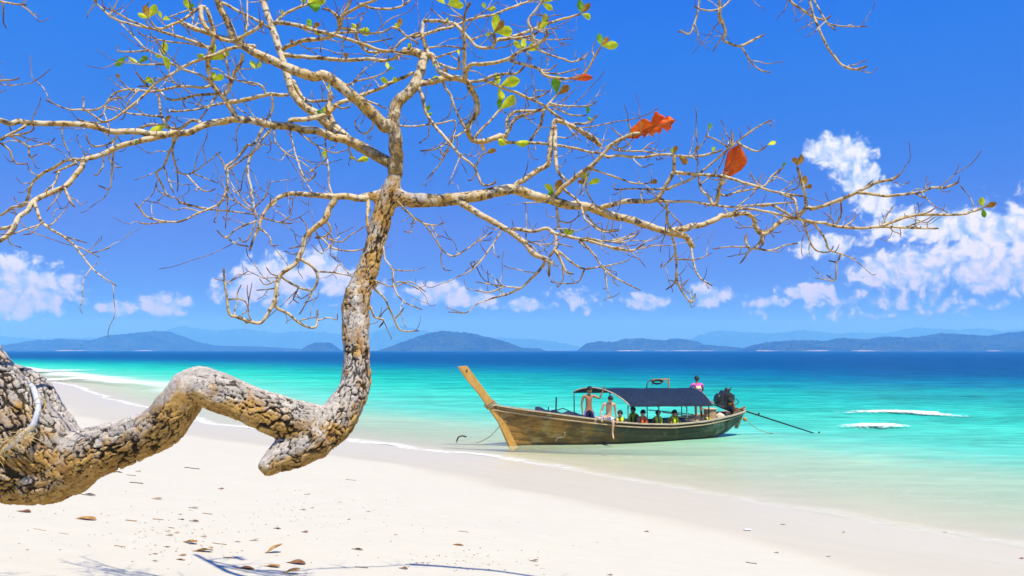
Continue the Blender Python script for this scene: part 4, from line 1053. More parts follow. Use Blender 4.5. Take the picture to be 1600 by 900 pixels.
# ------------------------------------------------------------------ leaves on the tree
def leaf_material(name, c1, c2, trans=0.45, spots=None):
    m, T = new_mat(name)
    tc = T.n('ShaderNodeTexCoord').outputs['Object']
    n = T.noise(tc, 3.0, 4, 0.6)
    pos = T.n('ShaderNodeNewGeometry').outputs['Position']
    c = T.mix(T.smooth(n, 0.3, 0.7), C4(c1), C4(c2))
    if spots:
        so = T.n('ShaderNodeSeparateXYZ'); T.set(so.inputs[0], tc)
        ay = T.math('ABSOLUTE', so.outputs[1])
        rib = T.math('FRACT', T.math('MULTIPLY', T.math('SUBTRACT', so.outputs[0], T.math('MULTIPLY', ay, 0.8)), 11.0))
        vein = T.math('MAXIMUM', T.smooth(ay, 0.006, 0.016, 1.0, 0.0), T.smooth(rib, 0.0, 0.14, 0.6, 0.0))
        c = T.mix(vein, c, (0.50, 0.20, 0.05, 1))
        c = T.mix(T.smooth(T.noise(pos, 90, 5, 0.75), 0.50, 0.66, 0, 0.85), c, C4(spots))
    b = pbr(T, c, 0.5, None, spec=0.3, out=False)
    tr = T.n('ShaderNodeBsdfTranslucent'); T.set(tr.inputs[0], c)
    mx = T.n('ShaderNodeMixShader'); mx.inputs[0].default_value = trans
    T.t.links.new(b.outputs[0], mx.inputs[1]); T.t.links.new(tr.outputs[0], mx.inputs[2])
    o = T.n('ShaderNodeOutputMaterial'); T.t.links.new(mx.outputs[0], o.inputs[0])
    return m


M_LEAF = {'y': leaf_material("leaf_yellow_green", (0.60, 0.70, 0.02), (0.82, 0.82, 0.07), 0.55),
          'g': leaf_material("leaf_green", (0.16, 0.42, 0.03), (0.34, 0.58, 0.04), 0.5),
          'o': leaf_material("leaf_bronze", (0.40, 0.17, 0.03), (0.52, 0.36, 0.05)),
          'r': leaf_material("leaf_red", (0.90, 0.13, 0.008), (0.95, 0.28, 0.02), 0.5, (0.55, 0.05, 0.01)),
          'd': leaf_material("leaf_dry", (0.30, 0.15, 0.04), (0.50, 0.30, 0.10), 0.15),
          'b': leaf_material("leaf_brown", (0.14, 0.06, 0.02), (0.28, 0.13, 0.05), 0.1)}


def leaf_mesh(name, mat, seed, curl=0.25, ragged=0.0, width=0.5):
    """Obovate leaf blade, 1 unit long from its stalk at the origin along +X."""
    rng = random.Random(seed)
    nu, nv = (30, 9) if ragged > 0.4 else (13, 7)
    bite = [[1.0] * nu, [1.0] * nu]
    if ragged > 0.4:
        for sd_ in (0, 1):
            for c_ in range(5):
                p_ = rng.randrange(nu // 3, nu); dp = rng.uniform(.35, .85) * ragged; wd_ = rng.uniform(1.0, 2.4)
                for i in range(nu):
                    bite[sd_][i] = min(bite[sd_][i], 1 - dp * math.exp(-((i - p_) / wd_) ** 2))
    V, F = [], []
    for i in range(nu):
        t = i / (nu - 1)
        w = width * (math.sin(math.pi * min(1, t ** 1.35 * 1.0)) ** 0.75) * (0.45 + 0.75 * t)
        w = max(w, 0.012)
        rg = 1 - ragged * rng.random() * (1 if t > 0.25 else 0)
        for j in range(nv):
            v = -1 + 2 * j / (nv - 1)
            ww = w * (rg if j in (0, nv - 1) else 1) * (1 - (ragged * 0.3 * rng.random() if j in (1, nv - 2) else 0))
            y = v * (ww if ragged <= 0.4 else w * (bite[0][i] if v < 0 else bite[1][i])) * 0.5
            z = curl * (abs(v) ** 1.5) * w * 0.55 - curl * 0.55 * t * t + 0.02 * math.sin(9 * t + 4 * v + seed) * (1 + 2 * ragged)
            V.append((t + ragged * 0.08 * (rng.random() - 0.5) * (j in (0, nv - 1)), y, z))
    th = 0.012
    n0 = len(V)
    V += [(x, y, z - th) for (x, y, z) in V]
    for i in range(nu - 1):
        for j in range(nv - 1):
            a = i * nv + j
            F.append((a, a + nv, a + nv + 1, a + 1))
            F.append((n0 + a, n0 + a + 1, n0 + a + nv + 1, n0 + a + nv))
    return mesh_np(name, V, F)


LEAVES = {k: [leaf_mesh("leaf", M_LEAF[k], 10 * i + ord(k), curl=0.15 + 0.2 * i, width=0.46 + 0.05 * i) for i in range(3)] for k in 'ygo'}
for k in LEAVES:
    for me in LEAVES[k]:
        me.materials.clear(); me.materials.append(M_LEAF[k])


def depth_near(px, py):
    d = np.hypot(PLACED[:, 0] - px, PLACED[:, 1] - py)
    j = d.argmin()
    return PLACED[j, 2], PLACED[j, 0], PLACED[j, 1]


def place_leaf(me, root, tip, size, roll):
    o = link("leaf", me)
    x = (tip - root).normalized()
    view = (root - CAM).normalized()
    y = view.cross(x)
    y = y.normalized()
    z = x.cross(y)
    R = Matrix((x, y, z)).transposed().to_4x4() @ Matrix.Rotation(roll, 4, 'X')
    o.matrix_world = Matrix.Translation(root) @ R @ Matrix.Scale(size, 4)
    o.parent = tree
    o.matrix_parent_inverse = Matrix.Translation(-Vector(tree.location))
    return o


# root px, py, then leaves as (angle in degrees on the picture, length px, colour)
LEAF_SPOTS = [
    (232, 30, [(60, 20, 'y'), (110, 16, 'o'), (160, 15, 'y')]), (249, 24, [(110, 14, 'y'), (20, 12, 'y')]), (257, 86, [(85, 22, 'y'), (165, 12, 'y')]), (262, 112, [(100, 22, 'y')]),
    (336, 96, [(25, 32, 'y'), (70, 26, 'y'), (150, 16, 'y'), (-80, 12, 'y')]), (334, 124, [(25, 20, 'y'), (70, 14, 'y')]), (196, 86, [(225, 20, 'g'), (-35, 18, 'y')]), (215, 96, [(35, 18, 'g')]),
    (229, 121, [(5, 15, 'y'), (40, 10, 'y')]), (184, 126, [(120, 10, 'o')]), (262, 190, [(215, 28, 'y'), (75, 14, 'o')]), (150, 8, [(120, 18, 'o')]), (292, 6, [(110, 16, 'y'), (60, 12, 'g')]),
    (480, 10, [(20, 30, 'y'), (60, 24, 'y'), (130, 18, 'y'), (-20, 22, 'g')]), (487, 46, [(40, 14, 'o'), (-30, 16, 'y'), (110, 14, 'g'), (160, 12, 'o')]), (556, 44, [(-5, 22, 'y'), (60, 12, 'o'), (110, 9, 'y')]),
    (621, 46, [(75, 14, 'o'), (110, 10, 'y')]), (700, 8, [(0, 24, 'y'), (40, 26, 'y'), (140, 24, 'y')]), (772, 46, [(80, 24, 'y'), (5, 28, 'y'), (45, 22, 'o'), (200, 12, 'y')]),
    (816, 80, [(130, 18, 'y'), (80, 16, 'y'), (20, 24, 'y')]), (843, 28, [(70, 18, 'y'), (50, 14, 'o')]), (840, 47, [(50, 14, 'y'), (80, 12, 'o')]), (850, 6, [(30, 22, 'y'), (100, 18, 'y'), (-30, 18, 'y')]),
    (908, 21, [(95, 18, 'g'), (50, 18, 'o'), (-20, 16, 'y')]), (939, 73, [(5, 22, 'y'), (50, 16, 'o'), (100, 16, 'g')]), (780, 136, [(20, 30, 'y'), (100, 18, 'y'), (150, 14, 'g'), (-75, 20, 'y')]),
    (772, 162, [(85, 17, 'g')]), (778, 172, [(85, 18, 'y'), (40, 30, 'y')]), (871, 148, [(92, 28, 'g'), (38, 22, 'o')]), (693, 124, [(75, 14, 'o'), (180, 14, 'y')]), (606, 122, [(150, 14, 'y'), (40, 12, 'y')]),
    (604, 104, [(100, 10, 'y'), (30, 9, 'g')]), (504, 171, [(90, 12, 'y'), (150, 10, 'g'), (40, 10, 'o')]), (400, 109, [(120, 14, 'y'), (55, 14, 'y')]), (516, 142, [(110, 10, 'y')]), (613, 152, [(120, 8, 'g'), (0, 8, 'y')]),
    (656, 180, [(70, 12, 'g'), (-20, 9, 'g')]), (506, 247, [(95, 14, 'y')]), (556, 252, [(10, 16, 'y'), (150, 10, 'y')]), (757, 240, [(110, 14, 'o'), (20, 16, 'o')]), (862, 297, [(130, 20, 'y'), (70, 22, 'o'), (160, 12, 'g'), (230, 16, 'y')]),
    (884, 362, [(5, 16, 'y'), (40, 8, 'y')]), (917, 290, [(95, 18, 'y'), (25, 20, 'y'), (150, 14, 'o')]), (800, 228, [(175, 22, 'y'), (-5, 24, 'y')]), (918, 182, [(80, 14, 'g'), (-50, 10, 'g')]), (1106, 203, [(70, 12, 'g')]),
    (1075, 230, [(60, 13, 'o')]), (1053, 238, [(75, 14, 'o'), (110, 10, 'y')]), (1199, 225, [(20, 12, 'y')]), (1113, 238, [(80, 10, 'y')]), (1223, 263, [(60, 9, 'g')]), (1246, 259, [(115, 15, 'o'), (65, 15, 'o')]),
    (1260, 292, [(10, 14, 'o'), (80, 14, 'o')]), (1536, 325, [(20, 20, 'o'), (100, 14, 'y'), (-80, 13, 'g')]), (378, 72, [(100, 10, 'y')]), (436, 22, [(80, 10, 'y')]), (1014, 284, [(15, 14, 'o')]), (700, 40, [(100, 10, 'y')]), (762, 15, [(120, 12, 'y'), (10, 12, 'y')]), (688, 100, [(200, 10, 'g')]),
    (805, 102, [(110, 12, 'o')]), (452, 60, [(90, 9, 'o')]), (540, 98, [(80, 12, 'o')]), (640, 95, [(85, 12, 'y')]), (222, 232, [(180, 8, 'g')]), (715, 88, [(100, 8, 'y')]),
]
rng = random.Random(5)
for (px, py, ls) in LEAF_SPOTS:
    D, bx, by = depth_near(px, py)
    if math.hypot(bx - px, by - py) < 16:
        px, py = bx, by
    for (ang, ln, k) in ls:
        dD = rng.uniform(-0.04, 0.04)
        a = math.radians(ang)
        root = px_pt(px, py, D)
        tip = px_pt(px + math.cos(a) * ln, py - math.sin(a) * ln, D + dD)
        place_leaf(LEAVES[k][rng.randrange(3)], root, tip, (tip - root).length * 1.12, rng.uniform(-0.6, 0.6))

# the big dead leaves still hanging on the right
def big_leaf(px, py, px2, py2, width, ragged, seed, roll, lab, curl=0.3, mat='r'):
    D, bx, by = depth_near(px, py)
    me = leaf_mesh("red_leaf", M_LEAF[mat], seed, curl=curl, ragged=ragged, width=width)
    me.materials.append(M_LEAF[mat]) if not me.materials else None
    o = place_leaf(me, px_pt(bx, by, D), px_pt(px2, py2, D - 0.03), (px_pt(px2, py2, D - 0.03) - px_pt(bx, by, D)).length, roll)
    o.name = "dead_leaf"
    if not o.data.materials: o.data.materials.append(M_LEAF[mat])
    o["label"] = lab
    return o


big_leaf(972, 221, 1052, 186, 0.56, 0.95, 3, 0.25, "large ragged orange red dead leaf", 0.15)
big_leaf(1127, 282, 1160, 234, 0.74, 0.12, 8, -0.5, "folded red dead leaf", 0.6)
big_leaf(884, 131, 927, 120, 0.28, 0.25, 12, 0.2, "small orange dead leaf", 0.2)
big_leaf(1058, 242, 1075, 256, 0.6, 0.2, 15, 0.2, "small brown dead leaf", 0.2, 'o')
print("limbs", len(LIMBS), "leaves", sum(len(l[2]) for l in LEAF_SPOTS))

# ------------------------------------------------------------------ helpers for built things
class MB:
    """Collects simple solids; build() links them as one mesh object."""
    def __init__(self):
        self.V, self.F = [], []

    def add(self, V, F):
        o = len(self.V)
        self.V += [tuple(map(float, v)) for v in V]
        self.F += [tuple(int(i) + o for i in f) for f in F]
        return self

    def box(self, c, s, rot=None, taper=1.0):
        x, y, z = s[0] / 2, s[1] / 2, s[2] / 2
        P = [Vector((sx * x * (taper if sz > 0 else 1), sy * y * (taper if sz > 0 else 1), sz * z)) for sz in (-1, 1) for sy in (-1, 1) for sx in (-1, 1)]
        M = rot if rot is not None else Matrix.Identity(3)
        P = [M @ p + Vector(c) for p in P]
        return self.add(P, [(0, 2, 3, 1), (4, 5, 7, 6), (0, 1, 5, 4), (2, 6, 7, 3), (0, 4, 6, 2), (1, 3, 7, 5)])

    def bar(self, a, b, w, h, up=(0, 0, 1)):
        a, b = Vector(a), Vector(b)
        x = (b - a).normalized(); u = Vector(up)
        y = u.cross(x)
        if y.length < 1e-4: y = Vector((0, 1, 0)).cross(x)
        y.normalize(); z = x.cross(y)
        return self.box((a + b) / 2, ((b - a).length, w, h), Matrix((x, y, z)).transposed())

    def tube(self, pts, r, ns=8, cap=True):
        C = np.array([list(p) for p in pts], float)
        R = np.full(len(C), r, float) if np.isscalar(r) else np.asarray(r, float)
        V, F = tube_np(C, R, ns, cap)
        return self.add(V, F)

    def lathe(self, c, prof, ns=16, axis=None):
        """prof: (radius, height) pairs about +Z, or about `axis`."""
        M = Vector(axis).to_track_quat('Z', 'Y').to_matrix() if axis else Matrix.Identity(3)
        V, F = [], []
        for (r, h) in prof:
            for i in range(ns):
                a = 6.28319 * i / ns
                V.append(M @ Vector((r * math.cos(a), r * math.sin(a), h)) + Vector(c))
        for k in range(len(prof) - 1):
            for i in range(ns):
                j = (i + 1) % ns
                F.append((k * ns + i, k * ns + j, (k + 1) * ns + j, (k + 1) * ns + i))
        F.append(tuple(range(ns))[::-1]); F.append(tuple((len(prof) - 1) * ns + i for i in range(ns)))
        return self.add(V, F)

    def build(self, name, mat, parent=None, bevel=0.0, smooth=False):
        me = mesh_np(name, self.V, [list(f) for f in self.F], smooth=smooth)
        me.materials.append(mat)
        o = link(name, me, None, parent)
        if bevel:
            b = o.modifiers.new("bevel", 'BEVEL'); b.width = bevel; b.segments = 2; b.limit_method = 'ANGLE'
        return o


def smooth_pts(pts, n=6):
    P = np.array([list(p) + [0, 0] for p in pts], float)
    k = len(P[0]) - 2
    step = max(1e-6, np.hypot(*(np.diff(P[:, :2], axis=0).T)).mean() / n) if len(P) > 1 else 1
    return [Vector(r[:3]) for r in catmull(P, step)]


def simple_mat(name, c1, c2=None, scale=6.0, rough=0.7, spec=0.3, metal=0.0, bump=0.0, stretch=(1, 1, 1), wear=None, coord='Object'):
    m, T = new_mat(name)
    v = T.n('ShaderNodeTexCoord').outputs[coord]
    v = T.vmath('MULTIPLY', v, stretch)
    n = T.noise(v, scale, 5, 0.62)
    c = T.mix(T.smooth(n, 0.3, 0.7), C4(c1), C4(c2 or tuple(x * 0.75 for x in c1)))
    if wear:
        c = T.mix(T.smooth(T.noise(v, scale * 2.3, 6, 0.72), 0.56, 0.66, 0, 0.8), c, C4(wear))
    nr = T.bump(T.noise(v, scale * 6, 4, 0.6), bump, 0.01) if bump else None
    pbr(T, c, rough, nr, spec, metal)
    return m


M_WOOD = simple_mat("weathered_wood", (0.36, 0.25, 0.13), (0.52, 0.40, 0.24), 5, 0.8, 0.2, bump=0.5, stretch=(0.5, 4, 4), wear=(0.13, 0.09, 0.05))
M_PALE = simple_mat("pale_rail_paint", (0.50, 0.44, 0.32), (0.36, 0.29, 0.18), 4, 0.7, 0.3, bump=0.3, stretch=(1, 3, 3), wear=(0.20, 0.14, 0.08))
M_OCHRE = simple_mat("ochre_prow_wood", (0.50, 0.30, 0.07), (0.40, 0.22, 0.045), 4, 0.65, 0.3, bump=0.4, stretch=(2, 2, 1), wear=(0.24, 0.13, 0.03))
M_BLACK = simple_mat("greasy_black_metal", (0.012, 0.012, 0.012), (0.035, 0.03, 0.026), 8, 0.45, 0.5, bump=0.2)
M_RUST = simple_mat("rusty_metal", (0.30, 0.11, 0.02), (0.16, 0.06, 0.02), 10, 0.8, 0.2, bump=0.4)
M_STEEL = simple_mat("dull_steel_pole", (0.22, 0.22, 0.20), (0.11, 0.10, 0.09), 9, 0.5, 0.5, wear=(0.16, 0.07, 0.03))
M_GREENPOLE = simple_mat("green_painted_pole", (0.10, 0.14, 0.09), (0.05, 0.07, 0.05), 9, 0.6, 0.4)
M_DARKBLUE = simple_mat("dark_blue_tarp", (0.008, 0.012, 0.035), (0.015, 0.025, 0.07), 6, 0.6, 0.3, bump=0.5)
M_ROPE = simple_mat("old_rope", (0.42, 0.34, 0.20), (0.30, 0.23, 0.12), 30, 0.9, 0.1, bump=0.6)
M_CREAM = simple_mat("cream_cloth", (0.62, 0.56, 0.44), (0.50, 0.43, 0.32), 7, 0.85, 0.1, bump=0.4)


def canopy_material():
    m, T = new_mat("navy_shade_cloth")
    v = T.n('ShaderNodeTexCoord').outputs['Object']
    n = T.noise(T.vmath('MULTIPLY', v, (1.2, 5, 5)), 2.0, 5, 0.65)
    f = T.noise(v, 22.0, 5, 0.75)
    w = T.n('ShaderNodeTexWave', wave_type='BANDS', bands_direction='X'); T.set(w.inputs[0], v); w.inputs['Scale'].default_value = 9.0
    w.inputs['Distortion'].default_value = 1.5
    c = T.mix(T.smooth(n, 0.3, 0.7), (0.003, 0.010, 0.026, 1), (0.008, 0.022, 0.052, 1))
    c = T.mix(T.smooth(f, 0.52, 0.70, 0, 0.7), c, (0.045, 0.095, 0.19, 1))
    c = T.mix(T.math('MULTIPLY', w.outputs[1], 0.25), c, (0.003, 0.008, 0.025, 1))
    pbr(T, c, 0.75, T.bump(T.math('ADD', f, n), 0.5, 0.02), spec=0.2)
    return m


def hull_material():
    m, T = new_mat("worn_hull_paint")
    v = T.n('ShaderNodeTexCoord').outputs['Object']
    sp = T.n('ShaderNodeSeparateXYZ'); T.set(sp.inputs[0], v)
    x, z = sp.outputs[0], sp.outputs[2]
    st = T.noise(T.vmath('MULTIPLY', v, (0.55, 1.0, 5.0)), 1.5, 6, 0.68)
    bl = T.noise(v, 1.7, 5, 0.62)
    fn = T.noise(T.vmath('MULTIPLY', v, (1, 1, 3)), 13.0, 5, 0.7)
    och = T.mix(st, (0.42, 0.24, 0.04, 1), (0.18, 0.080, 0.010, 1))
    och = T.mix(T.smooth(bl, 0.48, 0.64, 0, 0.6), och, (0.36, 0.29, 0.12, 1))
    grn = T.mix(st, (0.016, 0.021, 0.008, 1), (0.055, 0.060, 0.022, 1))
    grn = T.mix(T.smooth(bl, 0.56, 0.68, 0, 0.6), grn, (0.16, 0.17, 0.10, 1))
    f = T.smooth(T.math('ADD', x, T.math('MULTIPLY_ADD', bl, 4.2, -2.1)), 1.7, 4.0)
    c = T.mix(f, och, grn)
    aft = T.math('MULTIPLY', T.smooth(x, 6.6, 8.2), T.smooth(bl, 0.42, 0.60))
    c = T.mix(T.math('MULTIPLY', aft, 0.75), c, (0.30, 0.30, 0.20, 1))
    c = T.mix(T.smooth(T.noise(T.vmath('MULTIPLY', v, (0.8, 1, 2.2)), 1.1, 6, 0.7), 0.47, 0.58, 0, 0.78), c, (0.075, 0.046, 0.012, 1))
    c = T.mix(T.smooth(fn, 0.53, 0.66, 0, 0.8), c, (0.05, 0.032, 0.012, 1))
    # dark wet, weedy band along the water line and a dark upper strake
    wl = T.smooth(T.math('MULTIPLY_ADD', st, 0.22, z), 0.15, 0.24, 1.0, 0.0)
    c = T.mix(T.math('MULTIPLY', wl, 0.8), c, (0.035, 0.030, 0.016, 1))
    pbr(T, c, 0.62, T.bump(T.math('ADD', fn, st), 0.4, 0.01), spec=0.35)
    return m


M_CANOPY = canopy_material()
M_HULL = hull_material()

# ------------------------------------------------------------------ the long-tail boat
BX, BY = on_water(802, 697)
BTH = math.radians(21.7)
boat = empty("longtail_boat", (BX, BY, 0.0), (0, 0, BTH))
tag(boat, "long wooden boat with raised prow and navy canopy at the water's edge", "boat")
BM = Matrix.Translation((BX, BY, 0)) @ Matrix.Rotation(BTH, 4, 'Z')


def bp(x, y, z):
    return BM @ Vector((x, y, z))


SHX = [-.85, 0, .85, 1.8, 2.7, 3.6, 4.5, 5.8, 7.2, 8.3, 9.65]
SHZ = [1.43, 1.28, 1.16, 1.02, .89, .76, .675, .61, .66, .78, .93]
BBX = [-.85, -.4, .2, 1, 2, 3, 4.5, 6, 7.5, 8.6, 9.3, 9.65]
BBY = [.035, .20, .40, .64, .83, .93, 1.0, .98, .87, .66, .40, .13]


def sheer(x): return float(np.interp(x, SHX, SHZ))
def beam(x): return float(np.interp(x, BBX, BBY))


def hull_pt(u, g, side, off=0.0):
    xg = -0.85 + u * 10.5
    xk = 0.0 + u * 9.25
    zg, b = sheer(xg), beam(xg)
    zk = float(np.interp(xk, [0, 1, 6, 8, 8.8, 9.25], [-.14, -.2, -.22, -.10, .12, .40]))
    wb = min(1.0, max(0.0, (2.2 - xg) / 2.6)) + 0.6 * min(1.0, max(0.0, (xg - 7.6) / 2.0))
    a = g * math.pi / 2
    Ym = math.sin(a) ** 0.75; Zm = 1 - math.cos(a) ** 1.15
    Yv = g ** 1.15; Zv = g
    Yy = Ym * (1 - wb) + Yv * wb; Zz = Zm * (1 - wb) + Zv * wb
    return Vector((xk + (xg - xk) * Zz, side * (b * Yy + off * (0.3 + 0.7 * g)), zk + (zg - zk) * Zz))


def hull_half(x, z):
    """Inside half-width of the hull at station x and height z."""
    best = 0.0
    for u in np.linspace(max(0, (x - 1.2) / 10.5), min(1, (x + 1.6) / 10.5), 24):
        for g in np.linspace(0, 1, 26):
            p = hull_pt(u, g, 1, -.02)
            if abs(p.x - x) < .10 and abs(p.z - z) < .05: best = max(best, p.y)
    return best


def build_hull():
    us = np.linspace(0, 1, 46)
    # inner shell
    mb = MB()
    gs = np.linspace(0, 1, 13)
    for side in (-1, 1):
        V = [hull_pt(u, g, side, -0.012) for u in us for g in gs]
        n = len(gs)
        F = [(i * n + j, i * n + j + 1, (i + 1) * n + j + 1, (i + 1) * n + j) for i in range(len(us) - 1) for j in range(n - 1)]
        mb.add(V, F)
    hull = mb.build("hull", simple_mat("hull_inside_paint", (0.05, 0.04, 0.03), (0.13, 0.10, 0.06), 4, 0.8), boat, smooth=True)
    # strakes
    edges = [0.02, 0.24, 0.42, 0.57, 0.71, 0.85, 0.985]
    for side in (-1, 1):
        for k in range(6):
            g0, g1 = edges[k] + 0.003, edges[k + 1] - 0.003
            mb = MB(); ring = []
            for u in us:
                gg = [g0, g0 + 0.012, (g0 + g1) / 2, g1 - 0.012, g1]
                oo = [0.006, 0.016, 0.020, 0.016, 0.006]
                ring.append([hull_pt(u, g, side, o) for g, o in zip(gg, oo)])
            V = [p for r in ring for p in r]
            F = [(i * 5 + j, i * 5 + j + 1, (i + 1) * 5 + j + 1, (i + 1) * 5 + j) for i in range(len(us) - 1) for j in range(4)]
            mb.add(V, F)
            mb.build("plank", M_HULL, hull, smooth=True)
    # gunwale rails, cream, and rub rails below them
    for side in (-1, 1):
        for nm, g, off, w, h, mt in (("gunwale", 1.0, 0.02, 0.10, 0.05, M_PALE), ("rub_rail", 0.90, 0.035, 0.045, 0.04, M_WOOD)):
            mb = MB(); V = []
            for u in us:
                c = hull_pt(u, g, side, off)
                dz = 0.02 if nm == "gunwale" else 0
                for (a, b_) in ((-w / 2, -h / 2), (w / 2, -h / 2), (w / 2, h / 2), (-w / 2, h / 2)):
                    V.append((c.x, c.y + side * a, c.z + b_ + dz))
            F = [(i * 4 + j, i * 4 + (j + 1) % 4, (i + 1) * 4 + (j + 1) % 4, (i + 1) * 4 + j) for i in range(len(us) - 1) for j in range(4)]
            F += [(0, 1, 2, 3), tuple((len(us) - 1) * 4 + j for j in range(4))]
            mb.add(V, F).build(nm, mt, boat)
    # stem post and tall prow board
    cl = [(0.03, -.10), (-.20, .34), (-.45, .86), (-.86, 1.46), (-1.22, 1.94), (-1.62, 2.42), (-1.86, 2.76)]
    wd = [.26, .24, .22, .26, .25, .29, .33]
    th = [.085, .08, .075, .075, .07, .06, .05]
    mb = MB(); V = []
    for (c, w, t) in zip(cl, wd, th):
        i = cl.index(c)
        a = Vector((*cl[max(0, i - 1)], 0)); b = Vector((*cl[min(len(cl) - 1, i + 1)], 0))
        tg = (b - a).normalized(); nr = Vector((tg.y, -tg.x, 0))        # in the x-z plane, pointing aft
        if i == len(cl) - 1: nr = Vector((1, 0.05, 0)).normalized()
        for (p, y) in ((-w / 2, -t), (w / 2, -t), (w / 2, t), (-w / 2, t)):
            V.append((c[0] + nr.x * p, y, c[1] + nr.y * p))
    n = len(cl)
    F = [(i * 4 + j, i * 4 + (j + 1) % 4, (i + 1) * 4 + (j + 1) % 4, (i + 1) * 4 + j) for i in range(n - 1) for j in range(4)]
    F += [(3, 2, 1, 0), tuple((n - 1) * 4 + j for j in range(4))]
    pr = mb.add(V, F).build("prow", M_OCHRE, boat, bevel=0.012)
    MB().lathe((-1.72, -0.062, 2.60), [(0.03, 0), (0.03, 0.012), (0.008, 0.014)], 10, (0, -1, 0)).build("bolt", M_BLACK, pr)
    mb = MB()
    for k in range(3):
        pts = [Vector((-.80 - .05 * k + .17 * math.cos(a), .12 * math.sin(a), 1.40 + .05 * k + .11 * math.cos(a))) for a in np.linspace(0, 6.2, 16)]
        mb.tube(pts, 0.018, 6)
    mb.tube([(-.66, -.10, 1.50), (-.60, -.13, 1.40), (-.62, -.13, 1.30)], 0.02, 6)
    mb.build("prow_lashing", M_ROPE, boat, smooth=True)
    # stern post
    MB().bar((9.30, 0, .28), (9.70, 0, 1.06), .09, .14, (0, 1, 0)).build("stern_post", M_WOOD, boat, bevel=0.01)
    # decks, thwarts
    stx = np.arange(0.6, 7.2, 0.2)
    hw = [hull_half(x, .17) - .03 for x in stx]
    for k in range(6):
        y = -0.55 + 0.22 * k
        ok = [x for x, w in zip(stx, hw) if w > abs(y) + .11]
        MB().box(((ok[0] + ok[-1]) / 2, y, .20), (ok[-1] - ok[0], .205, .03)).build("floor_board", M_WOOD, boat)
    for k in range(7):
        y = -0.60 + 0.20 * k
        x1 = 9.0 - abs(y) * 1.3
        MB().bar((6.75, y, .60), (x1, y, .62), .185, .03).build("aft_deck_board", M_WOOD, boat)
    for k in range(5):
        x = -0.30 + 0.26 * k
        b = beam(x) - 0.06
        MB().box((x, 0, sheer(x) - .07), (.24, 2 * b, .03)).build("fore_deck_board", M_WOOD, boat)
    for x in (1.6, 2.5, 4.55, 5.45, 6.35):
        z = min(.44, sheer(x) - .22)
        MB().box((x, 0, z), (.24, 2 * hull_half(x, z) - .08, .035)).build("thwart", M_WOOD, boat, bevel=0.006)


build_hull()


def build_canopy():
    # front edge is raked: the far corner reaches further forward
    xs_n, xs_f = (4.0, 7.5), (2.76, 7.45)
    prof = [(-1.04, 1.33), (-.98, 1.40), (-.80, 1.55), (-.55, 1.71), (-.25, 1.84), (.05, 1.91), (.35, 1.925), (.60, 1.88), (.80, 1.81), (.93, 1.74)]
    nu = 40
    V = []
    for th in (0, -0.014):
        for i in range(nu):
            t = i / (nu - 1)
            for (y, z) in prof:
                k = (y + 1.04) / 1.97
                x = (xs_n[0] * (1 - k) + xs_f[0] * k) * (1 - t) + (xs_n[1] * (1 - k) + xs_f[1] * k) * t
                sag = 0.012 * math.sin(t * math.pi * 3) ** 2 + 0.004 * math.sin(t * 37 + y * 6)
                V.append((x, y, z - sag - 0.07 * t + th))
    n = len(prof); m = nu * n
    F = []
    for i in range(nu - 1):
        for j in range(n - 1):
            a = i * n + j
            F.append((a, a + n, a + n + 1, a + 1)); F.append((m + a, m + a + 1, m + a + n + 1, m + a + n))
    for i in range(nu - 1):
        F.append((i * n, m + i * n, m + (i + 1) * n, (i + 1) * n)); a = i * n + n - 1; F.append((a, a + n, m + a + n, m + a))
    for j in range(n - 1):
        F.append((j, j + 1, m + j + 1, m + j)); a = (nu - 1) * n + j; F.append((a, m + a, m + a + 1, a + 1))
    can = MB().add(V, F).build("canopy", M_CANOPY, boat, smooth=True)

    def hoop(t, r, name, mat):
        pts = []
        for (y, z) in prof:
            k = (y + 1.04) / 1.97
            x = (xs_n[0] * (1 - k) + xs_f[0] * k) * (1 - t) + (xs_n[1] * (1 - k) + xs_f[1] * k) * t
            pts.append((x, y, z - 0.07 * t - (0.0 if t in (0, 1) else 0.045) + (0.012 if t == 0 else 0)))
        MB().tube(smooth_pts(pts, 3), r, 8).build(name, mat, can, smooth=True)
    hoop(0.0, 0.024, "hoop", M_PALE)
    for t in (0.33, 0.66, 1.0): hoop(t, 0.018, "hoop", M_STEEL)
    # eave battens
    MB().bar((4.0, -1.05, 1.325), (7.5, -1.05, 1.26), .03, .035).build("eave_batten", M_BLACK, can)
    MB().bar((2.76, .935, 1.735), (7.45, .935, 1.67), .03, .035).build("eave_batten", M_BLACK, can)
    for (x, y, z1, mt) in ((3.98, -.96, 1.34, M_GREENPOLE), (5.25, -.95, 1.31, M_GREENPOLE), (6.45, -.92, 1.29, M_STEEL), (7.45, -.86, 1.28, M_BLACK),
                           (2.78, .90, 1.75, M_BLACK), (4.3, .95, 1.72, M_STEEL), (5.9, .93, 1.70, M_STEEL), (7.4, .85, 1.68, M_STEEL)):
        MB().tube([(x, y, sheer(x) - .12), (x, y, z1)], 0.021, 8).build("canopy_pole", mt, boat, smooth=True)


build_canopy()

